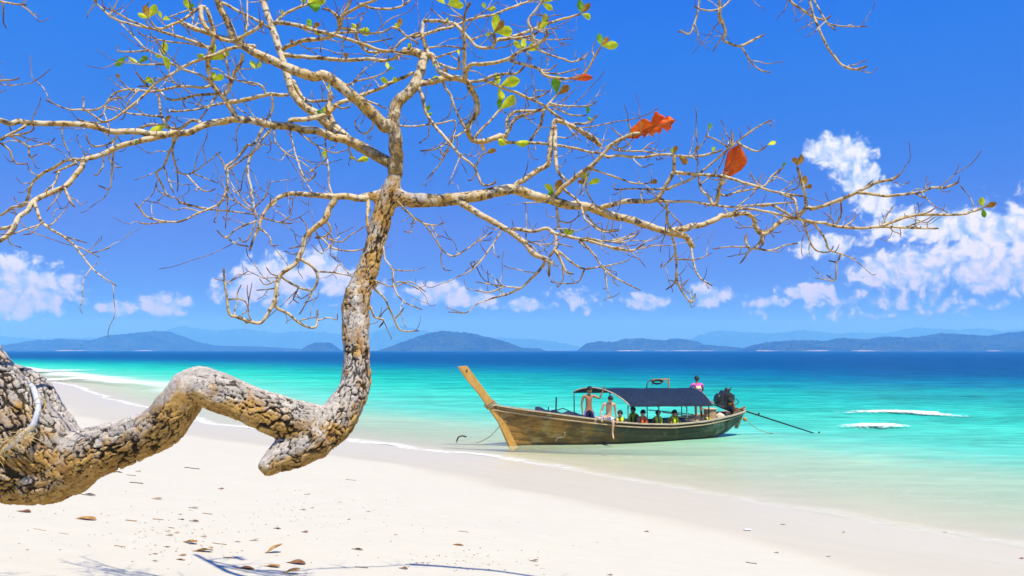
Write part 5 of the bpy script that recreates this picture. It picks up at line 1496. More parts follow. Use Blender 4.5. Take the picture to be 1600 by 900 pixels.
# roof rack frame and the coil of hose hung on it
rk = MB().bar((5.72, .25, 1.99), (5.72, .25, 2.20), .03, .03, (1, 0, 0)).bar((6.45, .25, 1.86), (6.45, .25, 2.21), .035, .035, (1, 0, 0)).bar((5.70, .25, 2.20), (6.48, .25, 2.21), .035, .04).bar((6.45, .25, 2.02), (6.22, .25, 2.20), .025, .025).build("roof_rack", M_OCHRE, boat)
mb = MB()
for k in range(3):
    mb.tube([Vector((5.92 + (.19 + .02 * k) * math.cos(a), .22 - .02 * k, 2.09 + .015 * k + (.065) * math.sin(a))) for a in np.linspace(0, 6.28, 24)], 0.022, 7)
mb.tube(smooth_pts([(5.85, .22, 2.17), (5.62, .22, 2.16), (5.48, .20, 2.06), (5.42, .15, 1.90)]), 0.022, 7)
coil = mb.build("hose_coil", M_BLACK, None, smooth=True)
coil.matrix_world = BM
tag(coil, "black hose coil hung on the rack above the canopy", "hose")


# engine on its pivot, tail shaft swung out over the water
def build_engine():
    E = Vector((8.80, 0.0, 1.33))
    end_w = Vector((*on_water(1277, 677), -0.04))
    end = BM.inverted() @ end_w
    root = Vector((9.25, -.02, 1.07))
    ax = (end - root).normalized()
    side = Vector((0, 0, 1)).cross(ax).normalized(); up = ax.cross(side)
    R = Matrix((ax, side, up)).transposed() * 0.95
    mb = MB()
    mb.box(E, (.62, .42, .46), R)
    mb.box(E + R @ Vector((-.05, 0, .30)), (.44, .36, .18), R, 0.85)
    mb.box(E + R @ Vector((.24, .03, .24)), (.20, .30, .26), R, 0.8)
    for k in range(5): mb.box(E + R @ Vector((-.22 + .10 * k, 0, .02)), (.03, .48, .40), R)
    mb.lathe(E + R @ Vector((-.36, 0, .02)), [(.19, -.03), (.20, 0), (.19, .05), (.08, .06)], 18, -(R @ Vector((1, 0, 0))))
    mb.lathe(E + R @ Vector((.06, -.24, .10)), [(.09, 0), (.10, .05), (.07, .10)], 12, (0, -1, 0))
    for k in range(4): mb.tube(smooth_pts([E + R @ Vector((-.16 + .1 * k, -.14, .36)), E + R @ Vector((-.18 + .1 * k, -.30, .26)), E + R @ Vector((-.1 + .1 * k, -.26, -.02))]), .014, 6)
    eng = mb.build("engine", M_BLACK, boat, bevel=0.012)
    MB().box(E + R @ Vector((.18, -.235, .06)), (.18, .04, .16), R).lathe(E + R @ Vector((.10, -.24, -.06)), [(.07, 0), (.075, .05), (.03, .07)], 12, (0, -1, 0)).build("carburettor", M_RUST, eng, bevel=0.006)
    MB().lathe(E + R @ Vector((.02, .06, .38)), [(.10, 0), (.11, .04), (.11, .14), (.09, .16)], 14, up).build("air_filter", M_BLACK, eng, smooth=True)
    MB().tube([E + R @ Vector((.10, .02, .40)), E + R @ Vector((.12, .0, .58)), E + R @ Vector((.14, .0, .66))], .018, 8).build("exhaust_pipe", M_BLACK, eng, smooth=True)
    f = MB()
    for s in (-.22, .22):
        f.tube([E + R @ Vector((-.42, s, -.26)), E + R @ Vector((.40, s * .6, -.28)), root + R @ Vector((.15, s * .25, 0))], .022, 8)
    f.tube(smooth_pts([E + R @ Vector((-.42, -.24, -.24)), E + R @ Vector((-.50, -.25, .05)), E + R @ Vector((-.36, -.25, .18))]), .016, 6)
    f.tube(smooth_pts([E + R @ Vector((.34, -.22, .22)), E + R @ Vector((.48, -.22, .12)), E + R @ Vector((.36, -.22, -.05))]), .016, 6)
    f.bar(E + R @ Vector((-.2, 0, -.27)), E + R @ Vector((.45, 0, -.30)), .20, .06)
    f.build("engine_frame", M_BLACK, eng, smooth=True)
    MB().tube([(9.12, 0, .58), (9.12, 0, 1.10)], [.06, .045], 10).bar((9.12, -.22, .80), (9.12, .22, .80), .06, .06).bar((9.12, -.02, 1.06), tuple(E + R @ Vector((.1, 0, -.28))), .10, .07).build("pivot_post", M_BLACK, eng, smooth=False)
    MB().tube([E + R @ Vector((-.38, .02, -.22)), E + R @ Vector((-.85, .02, -.12)), E + R @ Vector((-1.10, .02, -.10))], [.022, .024, .028], 8).build("tiller", M_WOOD, eng, smooth=True)
    MB().tube(smooth_pts([E + R @ Vector((.30, -.24, -.02)), E + R @ Vector((.36, -.26, -.20)), E + R @ Vector((.55, -.22, -.18)), E + R @ Vector((.86, -.14, .02))]), [.03] * 3 + [.028] * 50 if False else .03, 8).build("exhaust_elbow", M_RUST, eng, smooth=True)
    sh = MB().tube([E + R @ Vector((.3, 0, -.15)), root + ax * .3, end - ax * .05], [.045, .032, .024], 10).build("tail_shaft", M_BLACK, eng, smooth=True)
    L = (end - root).length
    MB().bar(root + ax * L * .28 + up * .02, root + ax * L * .28 + up * .10, .05, .05, ax).build("shaft_bracket", M_BLACK, sh)
    p = MB()
    for k in range(3):
        a = k * 2.0944
        d = side * math.cos(a) + up * math.sin(a)
        q = ax.cross(d)
        c = end + ax * .02
        p.add([c + d * .02 + q * .02, c + d * .10 + q * .05 + ax * .03, c + d * .16, c + d * .09 - q * .04 - ax * .03, c + d * .02 - q * .02], [(0, 1, 2, 3, 4)])
    p.lathe(end - ax * .04, [(.02, 0), (.03, .03), (.02, .08)], 10, ax)
    p.build("propeller", M_RUST, sh)


build_engine()


def thing_mb(mb, name, mat, label, cat, bevel=0.0, smooth=False, group=None):
    o = mb.build(name, mat, None, bevel, smooth)
    o.matrix_world = BM
    return tag(o, label, cat, group)


# dark tarp bundle along the near rail forward, with a stick frame above it
rng = random.Random(3)
def lump_strip(x0, x1, y0, y1, ztop, zbot, seed, n=34, m=9):
    V, F = [], []
    for i in range(n):
        t = i / (n - 1); x = x0 + (x1 - x0) * t
        for j in range(m):
            a = math.pi * j / (m - 1)
            yc = y0 + (y1 - y0) * t
            hz = ztop(x) - zbot(x)
            nz = mnoise.noise(Vector((x * 2.2, j * 0.7, seed)))
            V.append((x, yc - math.cos(a) * .16 * (1 + .3 * nz), zbot(x) + math.sin(a) ** .6 * hz * (1 + .22 * nz)))
    for i in range(n - 1):
        for j in range(m - 1):
            F.append((i * m + j, (i + 1) * m + j, (i + 1) * m + j + 1, i * m + j + 1))
    F.append(tuple(range(m))); F.append(tuple((n - 1) * m + j for j in range(m)))
    return MB().add(V, F)


thing_mb(lump_strip(1.05, 3.4, .52, .74, lambda x: sheer(x) + .10, lambda x: .22, 4.0), "tarp", M_DARKBLUE, "dark blue tarp bundled along the bow beside the standing man", "tarp", smooth=True)
fr = MB()
fr.bar((1.75, .30, .85), (1.78, .30, 1.62), .035, .045, (1, 0, 0)).bar((1.55, .3, 1.10), (2.05, .3, 1.22), .03, .03).bar((2.05, .3, 1.22), (2.35, .3, 1.08), .03, .03).bar((1.45, .3, .95), (1.47, .3, 1.28), .03, .03, (1, 0, 0))
fr.bar((1.30, .3, .88), (2.30, .3, .88), .05, .05)
thing_mb(fr, "grapnel_frame", M_BLACK, "small dark stick frame standing on the bow", "frame")

# gear at the stern
thing_mb(MB().lathe((7.95, -.22, .635), [(.20, 0), (.235, .03), (.235, .40), (.20, .42)], 18), "wooden_tub", M_WOOD, "round brown wooden tub near the engine", "tub", smooth=False)
thing_mb(MB().lathe((7.95, -.22, 1.06), [(.28, 0), (.29, .02), (.27, .045)], 18), "tub_lid", M_PALE, "flat pale round lid on the wooden tub", "lid")
for k, (a, b, lab) in enumerate((((5.75, -.45, 1.02), (7.95, -.62, .70), "upper pale board slanting over the boat's stern"), ((6.0, -.62, .90), (7.7, -.75, .68), "lower pale board slanting along the stern rail"), ((5.6, .30, 1.06), (7.4, .10, .86), "pale board lying across the stern behind the other boards"))):
    thing_mb(MB().bar(a, b, .14, .035), "loose_board", M_WOOD if k else M_PALE, lab, "board", 0.005)


def sack(c, r, seed, flat=0.7):
    bm = bmesh.new(); bmesh.ops.create_icosphere(bm, subdivisions=3, radius=1)
    for v in bm.verts:
        n = mnoise.noise(v.co * 1.6 + Vector((seed, 0, 0)))
        v.co = Vector((v.co.x * r[0], v.co.y * r[1], max(v.co.z, -.75) * r[2])) * (1 + .22 * n) + Vector(c)
    mb = MB(); mb.add([v.co for v in bm.verts], [[v.index for v in f.verts] for f in bm.faces]); bm.free()
    return mb


thing_mb(sack((8.35, -.30, .76), (.20, .18, .16), 1.0), "sack", M_CREAM, "cream sack on the stern deck beside the engine", "sack", smooth=True)
thing_mb(sack((7.55, -.62, .72), (.16, .10, .09), 2.0), "yellow_bag", simple_mat("yellow_cloth", (0.62, 0.50, 0.03), (0.5, 0.4, 0.02), 6), "small yellow bag lying at the stern rail", "bag", smooth=True)
thing_mb(sack((6.05, -.35, .62), (.24, .18, .16), 3.0), "bundle", M_CREAM, "pale cloth bundle under the canopy's rear end", "bundle", smooth=True)
thing_mb(sack((8.75, -.25, .73), (.22, .16, .12), 4.0), "black_bag", M_BLACK, "black bag under the boat engine", "bag", smooth=True)
thing_mb(MB().lathe((9.62, -.14, .55), [(.03, 0), (.07, .04), (.07, .12), (.03, .15)], 12), "orange_float", simple_mat("orange_float", (0.65, 0.22, 0.02)), "small orange float hanging at the boat's stern", "float", smooth=True)

# ropes
def rope(name, pts, r, mat, label, world=True):
    o = MB().tube(smooth_pts(pts, 8), r, 6).build(name, mat, None, smooth=True)
    return tag(o, label, "rope")


w1 = on_water(1217, 677)
a = bp(9.6, -.2, .62)
rope("stern_rope", [a, a.lerp(Vector((*w1, .0)), .3) + Vector((0, 0, -.16)), a.lerp(Vector((*w1, .0)), .65) + Vector((0, 0, -.16)), Vector((*w1, -.02))], .014, M_ROPE, "thin rope sagging from the stern into the sea")
w2 = on_water(733, 691)
a = bp(-.42, -.14, .86)
rope("anchor_rope", [a, a.lerp(Vector((*w2, 0)), .35) + Vector((0, 0, -.22)), a.lerp(Vector((*w2, 0)), .72) + Vector((0, 0, -.2)), Vector((*w2, -.03))], .012, M_ROPE, "thin rope running from the bow down into the shallows")
pts = [hull_pt(.213, .62, -1, .055), hull_pt(.212, .54, -1, .055), hull_pt(.200, .49, -1, .055), hull_pt(.188, .47, -1, .055), hull_pt(.180, .42, -1, .055), hull_pt(.176, .36, -1, .055)]
rp = rope("hull_rope", [BM @ p for p in pts], .026, M_ROPE, "frayed yellowish rope end hanging on the boat's ochre side")
# bent stick of the anchor poking out of the shallows
w3 = Vector((*on_water(713, 690), -.06))
sx = w3
o = MB().tube(smooth_pts([sx, sx + Vector((.06, 0, .20)), sx + Vector((.20, .05, .26)), sx + Vector((.36, .1, .22))]), [.03] * 20 if False else .028, 7).build("anchor_fluke", M_BLACK, None, smooth=True)
tag(o, "bent black anchor arm sticking out of the shallows left of the bow", "anchor")

# ------------------------------------------------------------------ people
def skin_surface(name, verts, edges, root=0, sub=1):
    """verts: (x, y, z, r) rows; grows one continuous surface along the edges."""
    me = bpy.data.meshes.new(name)
    me.from_pydata([v[:3] for v in verts], edges, [])
    o = bpy.data.objects.new(name, me); COL.objects.link(o)
    md = o.modifiers.new("skin", 'SKIN'); md.use_smooth_shade = True; md.branch_smoothing = 0.6
    for i, v in enumerate(verts):
        sv = me.skin_vertices[0].data[i]
        r = v[3]
        sv.radius = (r, r) if not isinstance(r, tuple) else r
        sv.use_root = (i == root)
    s = o.modifiers.new("sub", 'SUBSURF'); s.levels = sub; s.render_levels = sub
    dg = bpy.context.evaluated_depsgraph_get()
    m2 = bpy.data.meshes.new_from_object(o.evaluated_get(dg))
    bpy.data.objects.remove(o); bpy.data.meshes.remove(me)
    V = [tuple(v.co) for v in m2.vertices]; F = [list(p.vertices) for p in m2.polygons]
    bpy.data.meshes.remove(m2)
    return V, F


def head_geo(c, fwd, up, h=0.245):
    """Head with brow, nose, chin and ears; returns V, F plus a function giving points on it."""
    fwd = Vector(fwd).normalized(); up = Vector(up)
    right = fwd.cross(up).normalized(); up = right.cross(fwd).normalized()
    c = Vector(c)
    V, F = [], []
    nu, nv = 14, 20
    def shape(lat, lon):
        z = math.sin(lat); r = math.cos(lat)
        x = r * math.sin(lon); y = r * math.cos(lon)
        jaw = 1 - 0.30 * max(0, -z) ** 1.3
        wx = 0.076 / 0.235 * h * jaw; wy = 0.096 / 0.235 * h * (1 - 0.10 * max(0, -z)); wz = h / 2
        px, py, pz = x * wx, y * wy + (0.008 if z < -0.3 and y > 0 else 0), z * wz
        if y > 0.8 and abs(x) < 0.22:                 # nose, brow, chin
            if -0.34 < z < 0.12: py += 0.022 * (1 - abs(x) / 0.22) * (1 - abs(z + 0.16) / 0.26)
            if 0.10 < z < 0.30: py += 0.006
            if z < -0.72: py += 0.010
        return c + right * px + fwd * py + up * pz
    for i in range(nu + 1):
        lat = -math.pi / 2 + math.pi * i / nu
        for j in range(nv):
            V.append(shape(lat, 2 * math.pi * j / nv))
    for i in range(nu):
        for j in range(nv):
            k = (j + 1) % nv
            F.append([i * nv + j, i * nv + k, (i + 1) * nv + k, (i + 1) * nv + j])
    for s in (-1, 1):                                  # ears
        b = len(V); e = c + right * s * 0.076 - up * 0.005
        for (dy, dz, o_) in ((0.012, 0.03, 0), (-0.018, 0.028, .014), (-0.02, -0.01, .012), (0.002, -0.032, 0), (0.014, 0.0, -.002)):
            V.append(e + fwd * dy + up * dz + right * s * o_)
        F.append([b, b + 1, b + 2, b + 3, b + 4] if s > 0 else [b + 4, b + 3, b + 2, b + 1, b])
    return V, F, shape, right, fwd, up


def hand_chain(wrist, dirv, palm_n, size=1.0, curl=0.35, thumb_side=1):
    """Palm with five unequal, slightly bent fingers, as skin rows and edges (index 0 = wrist)."""
    d = Vector(dirv).normalized(); n = Vector(palm_n); n = (n - d * n.dot(d)).normalized(); s = d.cross(n) * thumb_side
    w = Vector(wrist)
    rows = [(*w, 0.024 * size), (*(w + d * .045 * size), 0.030 * size), (*(w + d * .085 * size), 0.028 * size)]
    edges = [(0, 1), (1, 2)]
    for k, (off, ln) in enumerate(((.030, .072), (.010, .082), (-.010, .076), (-.028, .060))):
        b = w + d * .090 * size + s * off * size
        p1 = b + d * ln * .5 * size + n * ln * curl * .3 * size
        p2 = p1 + d * ln * .45 * size * (1 - curl * .5) + n * ln * curl * .7 * size
        i = len(rows)
        rows += [(*b, .0095 * size), (*p1, .0088 * size), (*p2, .0075 * size)]
        edges += [(2, i), (i, i + 1), (i + 1, i + 2)]
    t0 = w + d * .030 * size + s * .030 * size; t1 = t0 + (d * .6 + s * .7).normalized() * .040 * size; t2 = t1 + (d * .9 + s * .25 + n * .3).normalized() * .032 * size
    i = len(rows)
    rows += [(*t0, .013 * size), (*t1, .0105 * size), (*t2, .009 * size)]
    edges += [(1, i), (i, i + 1), (i + 1, i + 2)]
    return rows, edges


def hair_geo(shape, grow=0.012, low=-0.25, front=0.46, right=None):
    """Cap of hair that follows the skull, cut along a hairline."""
    V, F = [], []
    nu, nv = 12, 32
    for i in range(nu + 1):
        for j in range(nv):
            lon = 2 * math.pi * j / nv
            f = 0.5 + 0.5 * math.cos(lon)
            lo = low + (front - low) * f ** 1.6
            lat = lo + (math.pi / 2 - lo) * i / nu
            p = shape(lat, lon); c0 = shape(0, 0) * 0.5 + shape(0, math.pi) * 0.5
            g = grow * (1.25 + 0.9 * mnoise.noise(p * 38) + 0.5 * math.sin(lat))
            if i == 0: g *= 0.3
            V.append(p + (p - c0).normalized() * g)
    for i in range(nu):
        for j in range(nv):
            k = (j + 1) % nv
            F.append([i * nv + j, i * nv + k, (i + 1) * nv + k, (i + 1) * nv + j])
    return V, F


def skin_mat(name, c):
    m, T = new_mat(name)
    v = T.n('ShaderNodeTexCoord').outputs['Object']
    n = T.noise(v, 7, 4, 0.6)
    col = T.mix(n, C4(tuple(x * 0.86 for x in c)), C4(tuple(min(1, x * 1.1) for x in c)))
    b = pbr(T, col, 0.55, None, spec=0.35)
    b.inputs['Subsurface Weight'].default_value = 0.08
    b.inputs['Subsurface Radius'].default_value = (0.03, 0.012, 0.006)
    return m


SK_TAN = skin_mat("skin_tan", (0.36, 0.18, 0.085))
SK_LIGHT = skin_mat("skin_light", (0.54, 0.32, 0.19))
SK_DARK = skin_mat("skin_brown", (0.22, 0.11, 0.055))
M_HAIR = simple_mat("black_hair", (0.008, 0.007, 0.007), (0.018, 0.015, 0.013), 30, 0.55, 0.4)
M_EYE = simple_mat("dark_eye", (0.02, 0.015, 0.012), None, 5, 0.3)
M_LIP = simple_mat("lips", (0.30, 0.10, 0.075), None, 5, 0.5)
M_NAVYSH = simple_mat("navy_shorts", (0.012, 0.012, 0.04), (0.02, 0.018, 0.06), 8, 0.8, 0.2, bump=0.3)
M_PURPLE = simple_mat("purple_stripe", (0.16, 0.07, 0.38), None, 8, 0.8)
M_PINK = simple_mat("pink_shirt", (0.66, 0.13, 0.46), (0.56, 0.10, 0.38), 5, 0.8, 0.2, bump=0.3)
M_YELPRINT = simple_mat("yellow_print", (0.80, 0.74, 0.25), (0.7, 0.62, 0.4), 14, 0.8)
M_VESTY = simple_mat("yellow_green_vest", (0.66, 0.80, 0.02), (0.58, 0.74, 0.015), 5, 0.7, 0.3, bump=0.3)
M_VESTO = simple_mat("orange_vest", (0.90, 0.17, 0.012), (0.82, 0.14, 0.01), 5, 0.7, 0.3, bump=0.3)
M_VESTK = simple_mat("black_vest_panel", (0.012, 0.013, 0.014), (0.03, 0.03, 0.03), 8, 0.8)
M_DARKSHORTS = simple_mat("dark_shorts", (0.02, 0.022, 0.03), (0.04, 0.04, 0.05), 7, 0.85)


def pattern_mat():
    m, T = new_mat("white_blue_print_shorts")
    v = T.n('ShaderNodeTexCoord').outputs['Object']
    n = T.noise(v, 15.0, 3, 0.6, 0.6)
    k = T.voro(v, 17.0)
    c = T.mix(T.smooth(n, 0.49, 0.53), (0.68, 0.70, 0.74, 1), (0.06, 0.09, 0.24, 1))
    c = T.mix(T.smooth(k, 0.28, 0.22), c, (0.70, 0.72, 0.74, 1))
    pbr(T, c, 0.85, T.bump(T.noise(v, 20, 4), 0.4, 0.01), spec=0.15)
    return m


M_PRINT = pattern_mat()


def person(loc, rotz, J, skin, label, hair_grow=0.012, scale=1.0, clothes=(), cap=None):
    """J: joint positions in metres, x = the person's right, y = forward, z = up from the base point."""
    P = empty("person", loc, (0, 0, rotz)); P.scale = (scale,) * 3
    tag(P, label, "person")
    g = lambda k: Vector(J[k])
    rows = []; edges = []; ix = {}
    def add(k, p, r, frm=None):
        ix[k] = len(rows); rows.append((p[0], p[1], p[2], r))
        if frm is not None: edges.append((ix[frm], ix[k]))
    add('pelvis', g('pelvis'), (.135, .10))
    add('waist', g('pelvis').lerp(g('chest'), .42), (.122, .088), 'pelvis')
    add('chest', g('chest'), (.150, .105), 'waist')
    add('collar', g('chest').lerp(g('neck'), .72), (.10, .075), 'chest')
    add('neck', g('neck'), .052, 'collar')
    add('skull', g('head') - (g('head') - g('neck')) * .12, .050, 'neck')
    for s in 'RL':
        add('sh' + s, g('sh' + s), .058, 'collar')
        add('ua' + s, g('sh' + s).lerp(g('el' + s), .5), .046, 'sh' + s)
        add('el' + s, g('el' + s), .038, 'ua' + s)
        add('fa' + s, g('el' + s).lerp(g('wr' + s), .35), .038, 'el' + s)
        add('wr' + s, g('wr' + s), .026, 'fa' + s)
        hd = J.get('hd' + s, g('wr' + s) - g('el' + s)); pn = J.get('pn' + s, (0, 1, -0.3))
        hr, he = hand_chain(g('wr' + s) + Vector(hd).normalized() * .03, hd, pn, 1.0, J.get('curl', .4), 1 if s == 'R' else -1)
        b = len(rows); rows.extend(hr); edges.extend([(b + i, b + j) for i, j in he]); edges.append((ix['wr' + s], b))
        add('hip' + s, g('hip' + s), .088, 'pelvis')
        add('th' + s, g('hip' + s).lerp(g('kn' + s), .5), .075, 'hip' + s)
        add('kn' + s, g('kn' + s), .054, 'th' + s)
        add('cf' + s, g('kn' + s).lerp(g('an' + s), .33), .054, 'kn' + s)
        add('an' + s, g('an' + s), .034, 'cf' + s)
        ft = Vector(J.get('ft' + s, (0, 1, -0.25))).normalized()
        add('ball' + s, g('an' + s) + ft * .12 + Vector((0, 0, -.035)), .036, 'an' + s)
        add('toe' + s, g('an' + s) + ft * .20 + Vector((0, 0, -.05)), .024, 'ball' + s)
        add('heel' + s, g('an' + s) - ft * .04 + Vector((0, 0, -.05)), .034, 'an' + s)
    V, F = skin_surface("body", rows, edges, 0, 1)
    hv, hf, shape, right, fwd, up = head_geo(g('head'), J.get('look', (0, 1, 0)), g('head') - g('neck'))
    o = len(V)
    V = V + [tuple(v) for v in hv]; F = F + [[i + o for i in f] for f in hf]
    body = link("body", mesh_np("body", V, F), skin, P)
    hv, hf = hair_geo(shape, hair_grow)
    link("hair", mesh_np("hair", hv, hf), M_HAIR, P)
    for s in (-1, 1):
        c = g('head') + fwd * .088 + right * s * .031 + up * .012
        MB().lathe(c, [(.002, -.006), (.011, -.002), (.009, .003), (.002, .005)], 8, tuple(fwd)).build("eye", M_EYE, P, smooth=True)
    c = g('head') + fwd * .086 - up * .058
    MB().tube([c - right * .024 - fwd * .006, c + fwd * .002, c + right * .024 - fwd * .006], [.004, .008, .004], 6).build("mouth", M_LIP, P, smooth=True)

    def sleeve(name, mat, chains, root=0, sub=1):
        r2, e2 = [], []
        key = {}
        for chain in chains:
            prev = None
            for (k, p, r) in chain:
                if k not in key:
                    key[k] = len(r2); r2.append((p[0], p[1], p[2], r))
                if prev is not None and (prev, key[k]) not in e2: e2.append((prev, key[k]))
                prev = key[k]
        v, f = skin_surface(name, r2, e2, root, sub)
        return link(name, mesh_np(name, v, f), mat, P)

    def lerp(a, b, t): return g(a).lerp(g(b), t)
    for cl in clothes:
        kind, mat = cl[0], cl[1]
        if kind == 'shorts':
            ln = cl[2] if len(cl) > 2 else .8
            ch = []
            for s in 'RL':
                ch.append([('w', lerp('pelvis', 'chest', .20), (.146, .112)), ('p', g('pelvis'), (.155, .122)), ('h' + s, g('hip' + s), .104), ('t' + s, lerp('hip' + s, 'kn' + s, .5), .096), ('k' + s, lerp('hip' + s, 'kn' + s, ln), .088)])
            so = sleeve("shorts", mat, ch, 1)
            if len(cl) > 3:
                for s in 'RL':
                    a, b = lerp('hip' + s, 'kn' + s, .0), lerp('hip' + s, 'kn' + s, ln * .97)
                    sd = 1 if s == 'R' else -1
                    off = Vector((sd * .060, .060, 0))
                    link("stripe", mesh_np("stripe", *(lambda m: (m.V, [list(f) for f in m.F]))(MB().bar(a + off, b + off, .016, .045, (sd, 0, 0)))), cl[3], so)
        elif kind == 'shirt':
            ch = [[('p', lerp('pelvis', 'chest', -.02), (.150, .118)), ('w', lerp('pelvis', 'chest', .5), (.146, .112)), ('c', g('chest'), (.170, .122)), ('k', lerp('chest', 'neck', .74), (.118, .090)), ('n', lerp('chest', 'neck', .98), .064)]]
            for s in 'RL':
                ch.append([('k', None, 0), ('s' + s, g('sh' + s), .064), ('u' + s, lerp('sh' + s, 'el' + s, .62), .058)])
            ch = [[(k, p if p is not None else lerp('chest', 'neck', .74), r if p is not None else (.118, .09)) for (k, p, r) in c] for c in ch]
            sh = sleeve("shirt", mat, ch, 2)
            if len(cl) > 2:      # printed patch on the back
                c0 = lerp('pelvis', 'chest', 1.08)
                vv = []; nx, nz = 9, 5
                for i in range(nx):
                    for k in range(nz):
                        x = -.095 + .19 * i / (nx - 1); z = -.045 + .09 * k / (nz - 1) + .012 * math.sin(i * 1.3)
                        vv.append((c0.x + x, c0.y - math.sqrt(max(0, 1 - (x / .175) ** 2)) * .140 + z * .35 - .004, c0.z + z))
                ff = [[i * nz + k, (i + 1) * nz + k, (i + 1) * nz + k + 1, i * nz + k + 1] for i in range(nx - 1) for k in range(nz - 1)]
                link("print", mesh_np("print", vv, ff), cl[2], sh)
        elif kind == 'vest':
            # buoyancy vest: thick front panels, back panel and shoulder straps
            mk = cl[2]
            ch = [[('p', lerp('pelvis', 'chest', .22), (.168, .128)), ('w', lerp('pelvis', 'chest', .58), (.172, .134)), ('c', g('chest') + Vector((0, 0, .02)), (.178, .136)), ('k', lerp('chest', 'neck', .62), (.130, .100))]]
            vo = sleeve("life_vest", mk, ch, 1)
            cz = lerp('pelvis', 'chest', .62)
            for s in (-1, 1):
                pts = [lerp('pelvis', 'chest', .30) + Vector((s * .085, .118, 0)), lerp('pelvis', 'chest', .7) + Vector((s * .092, .134, 0)), g('chest') + Vector((s * .095, .118, .08)), lerp('chest', 'neck', .80) + Vector((s * .090, .045, .02)), lerp('chest', 'neck', .80) + Vector((s * .090, -.055, .0)), g('chest') + Vector((s * .09, -.125, .06)), lerp('pelvis', 'chest', .4) + Vector((s * .09, -.135, 0))]
                MB().tube(smooth_pts([Vector(p) for p in pts], 4), .052, 8).build("vest_panel", mat, vo, smooth=True)
    return P


def standing(look=(0, 1, 0)):
    return dict(pelvis=(0, 0, .93), chest=(0, .01, 1.26), neck=(0, .015, 1.46), head=(0, .04, 1.595), look=look,
                shR=(.185, 0, 1.40), shL=(-.185, 0, 1.40), elR=(.235, -.02, 1.10), elL=(-.235, -.02, 1.10), wrR=(.245, .06, .86), wrL=(-.245, .06, .86),
                hipR=(.095, 0, .88), hipL=(-.095, 0, .88), knR=(.10, .03, .49), knL=(-.10, .03, .49), anR=(.10, 0, .085), anL=(-.10, 0, .085))


def seated(lean=0.05, look=(0, 1, 0)):
    return dict(pelvis=(0, 0, .10), chest=(0, lean, .43), neck=(0, lean + .02, .62), head=(0, lean + .05, .755), look=look,
                shR=(.18, lean, .56), shL=(-.18, lean, .56), elR=(.22, .08 + lean, .30), elL=(-.22, .08 + lean, .30), wrR=(.12, .15, .22), wrL=(-.12, .15, .22), hdR=(-.6, .3, -.1), hdL=(.6, .3, -.1),
                hipR=(.095, .05, .08), hipL=(-.095, .05, .08), knR=(.26, .20, .16), knL=(-.26, .20, .16), anR=(.02, .20, .03), anL=(-.06, .14, .03), ftR=(-1, .1, 0), ftL=(1, .1, 0))


# facing the camera = forward towards -Y of the world
FACE_CAM = math.pi
# man standing in the bow, one hand up on the canopy hoop
J = standing((-.55, .8, -.25))
J.update(head=(-.02, .06, 1.60), elR=(.25, -.02, 1.12), wrR=(.235, .05, .86), elL=(-.36, .10, 1.32), wrL=(-.46, .16, 1.56), hdL=(-.2, .1, .6), pnL=(.6, .3, 0), hdR=(0, .1, -1), pnR=(-1, .2, 0))
person(bp(2.86, -.12, .22), FACE_CAM + .15, J, SK_TAN, "shirtless man in navy shorts standing with one hand on the canopy", 0.016, 1.03, (('shorts', M_NAVYSH, .92, M_PURPLE),))
# man sitting on the rail with a leg over the side
J = seated(.10, (-.12, .75, -.62))
J.update(pelvis=(0, 0, .12), chest=(0, .08, .44), neck=(0, .16, .63), head=(-.01, .235, .745), shR=(.19, .10, .575), shL=(-.19, .10, .575), elR=(.275, .08, .33), elL=(-.245, .03, .32), wrR=(.30, .20, .12), wrL=(-.27, .02, .07),
         hdR=(.05, .5, -.5), pnR=(0, -.3, -1), hdL=(0, .35, -1), pnL=(0, 1, 0), knR=(.46, .14, .11), hipR=(.12, .08, .09), anR=(.60, .02, -.24), ftR=(.7, -.6, -.1),
         hipL=(-.08, .09, .08), knL=(-.05, .46, .00), anL=(-.03, .42, -.40), ftL=(0, .75, -.7))
person(bp(3.22, -.93, sheer(3.22) + .035), FACE_CAM + .12, J, SK_LIGHT, "shirtless man in patterned shorts sitting on the boat's rail, leg over the side", 0.014, 1.0, (('shorts', M_PRINT, .95),))
# man in pink at the stern, back to the camera, hands on the canopy
J = standing((.25, 1, -.05))
J.update(pelvis=(0, -.04, .92), chest=(0, .06, 1.24), neck=(0, .12, 1.43), head=(.01, .17, 1.57), shR=(.19, .08, 1.37), shL=(-.19, .08, 1.37), elR=(.27, .22, 1.14), elL=(-.29, .20, 1.14), wrR=(.22, .40, 1.06), wrL=(-.27, .38, 1.04), anR=(.09, -.08, .085), anL=(-.09, .04, .085))
person(bp(7.68, .12, .63), .12, J, SK_DARK, "man in a pink shirt standing at the stern with his back turned", 0.012, 0.99, (('shirt', M_PINK, M_YELPRINT), ('shorts', M_DARKSHORTS, .62)))


# passengers on the thwarts
def passenger(x, y, z, rot, look, vest, panel, label, skin=SK_TAN, sc=0.97, **kw):
    J = seated(.06, look); J.update(kw)
    return person(bp(x, y, z), rot, J, skin, label, 0.016, sc, (('vest', vest, panel), ('shorts', M_DARKSHORTS, .9)))


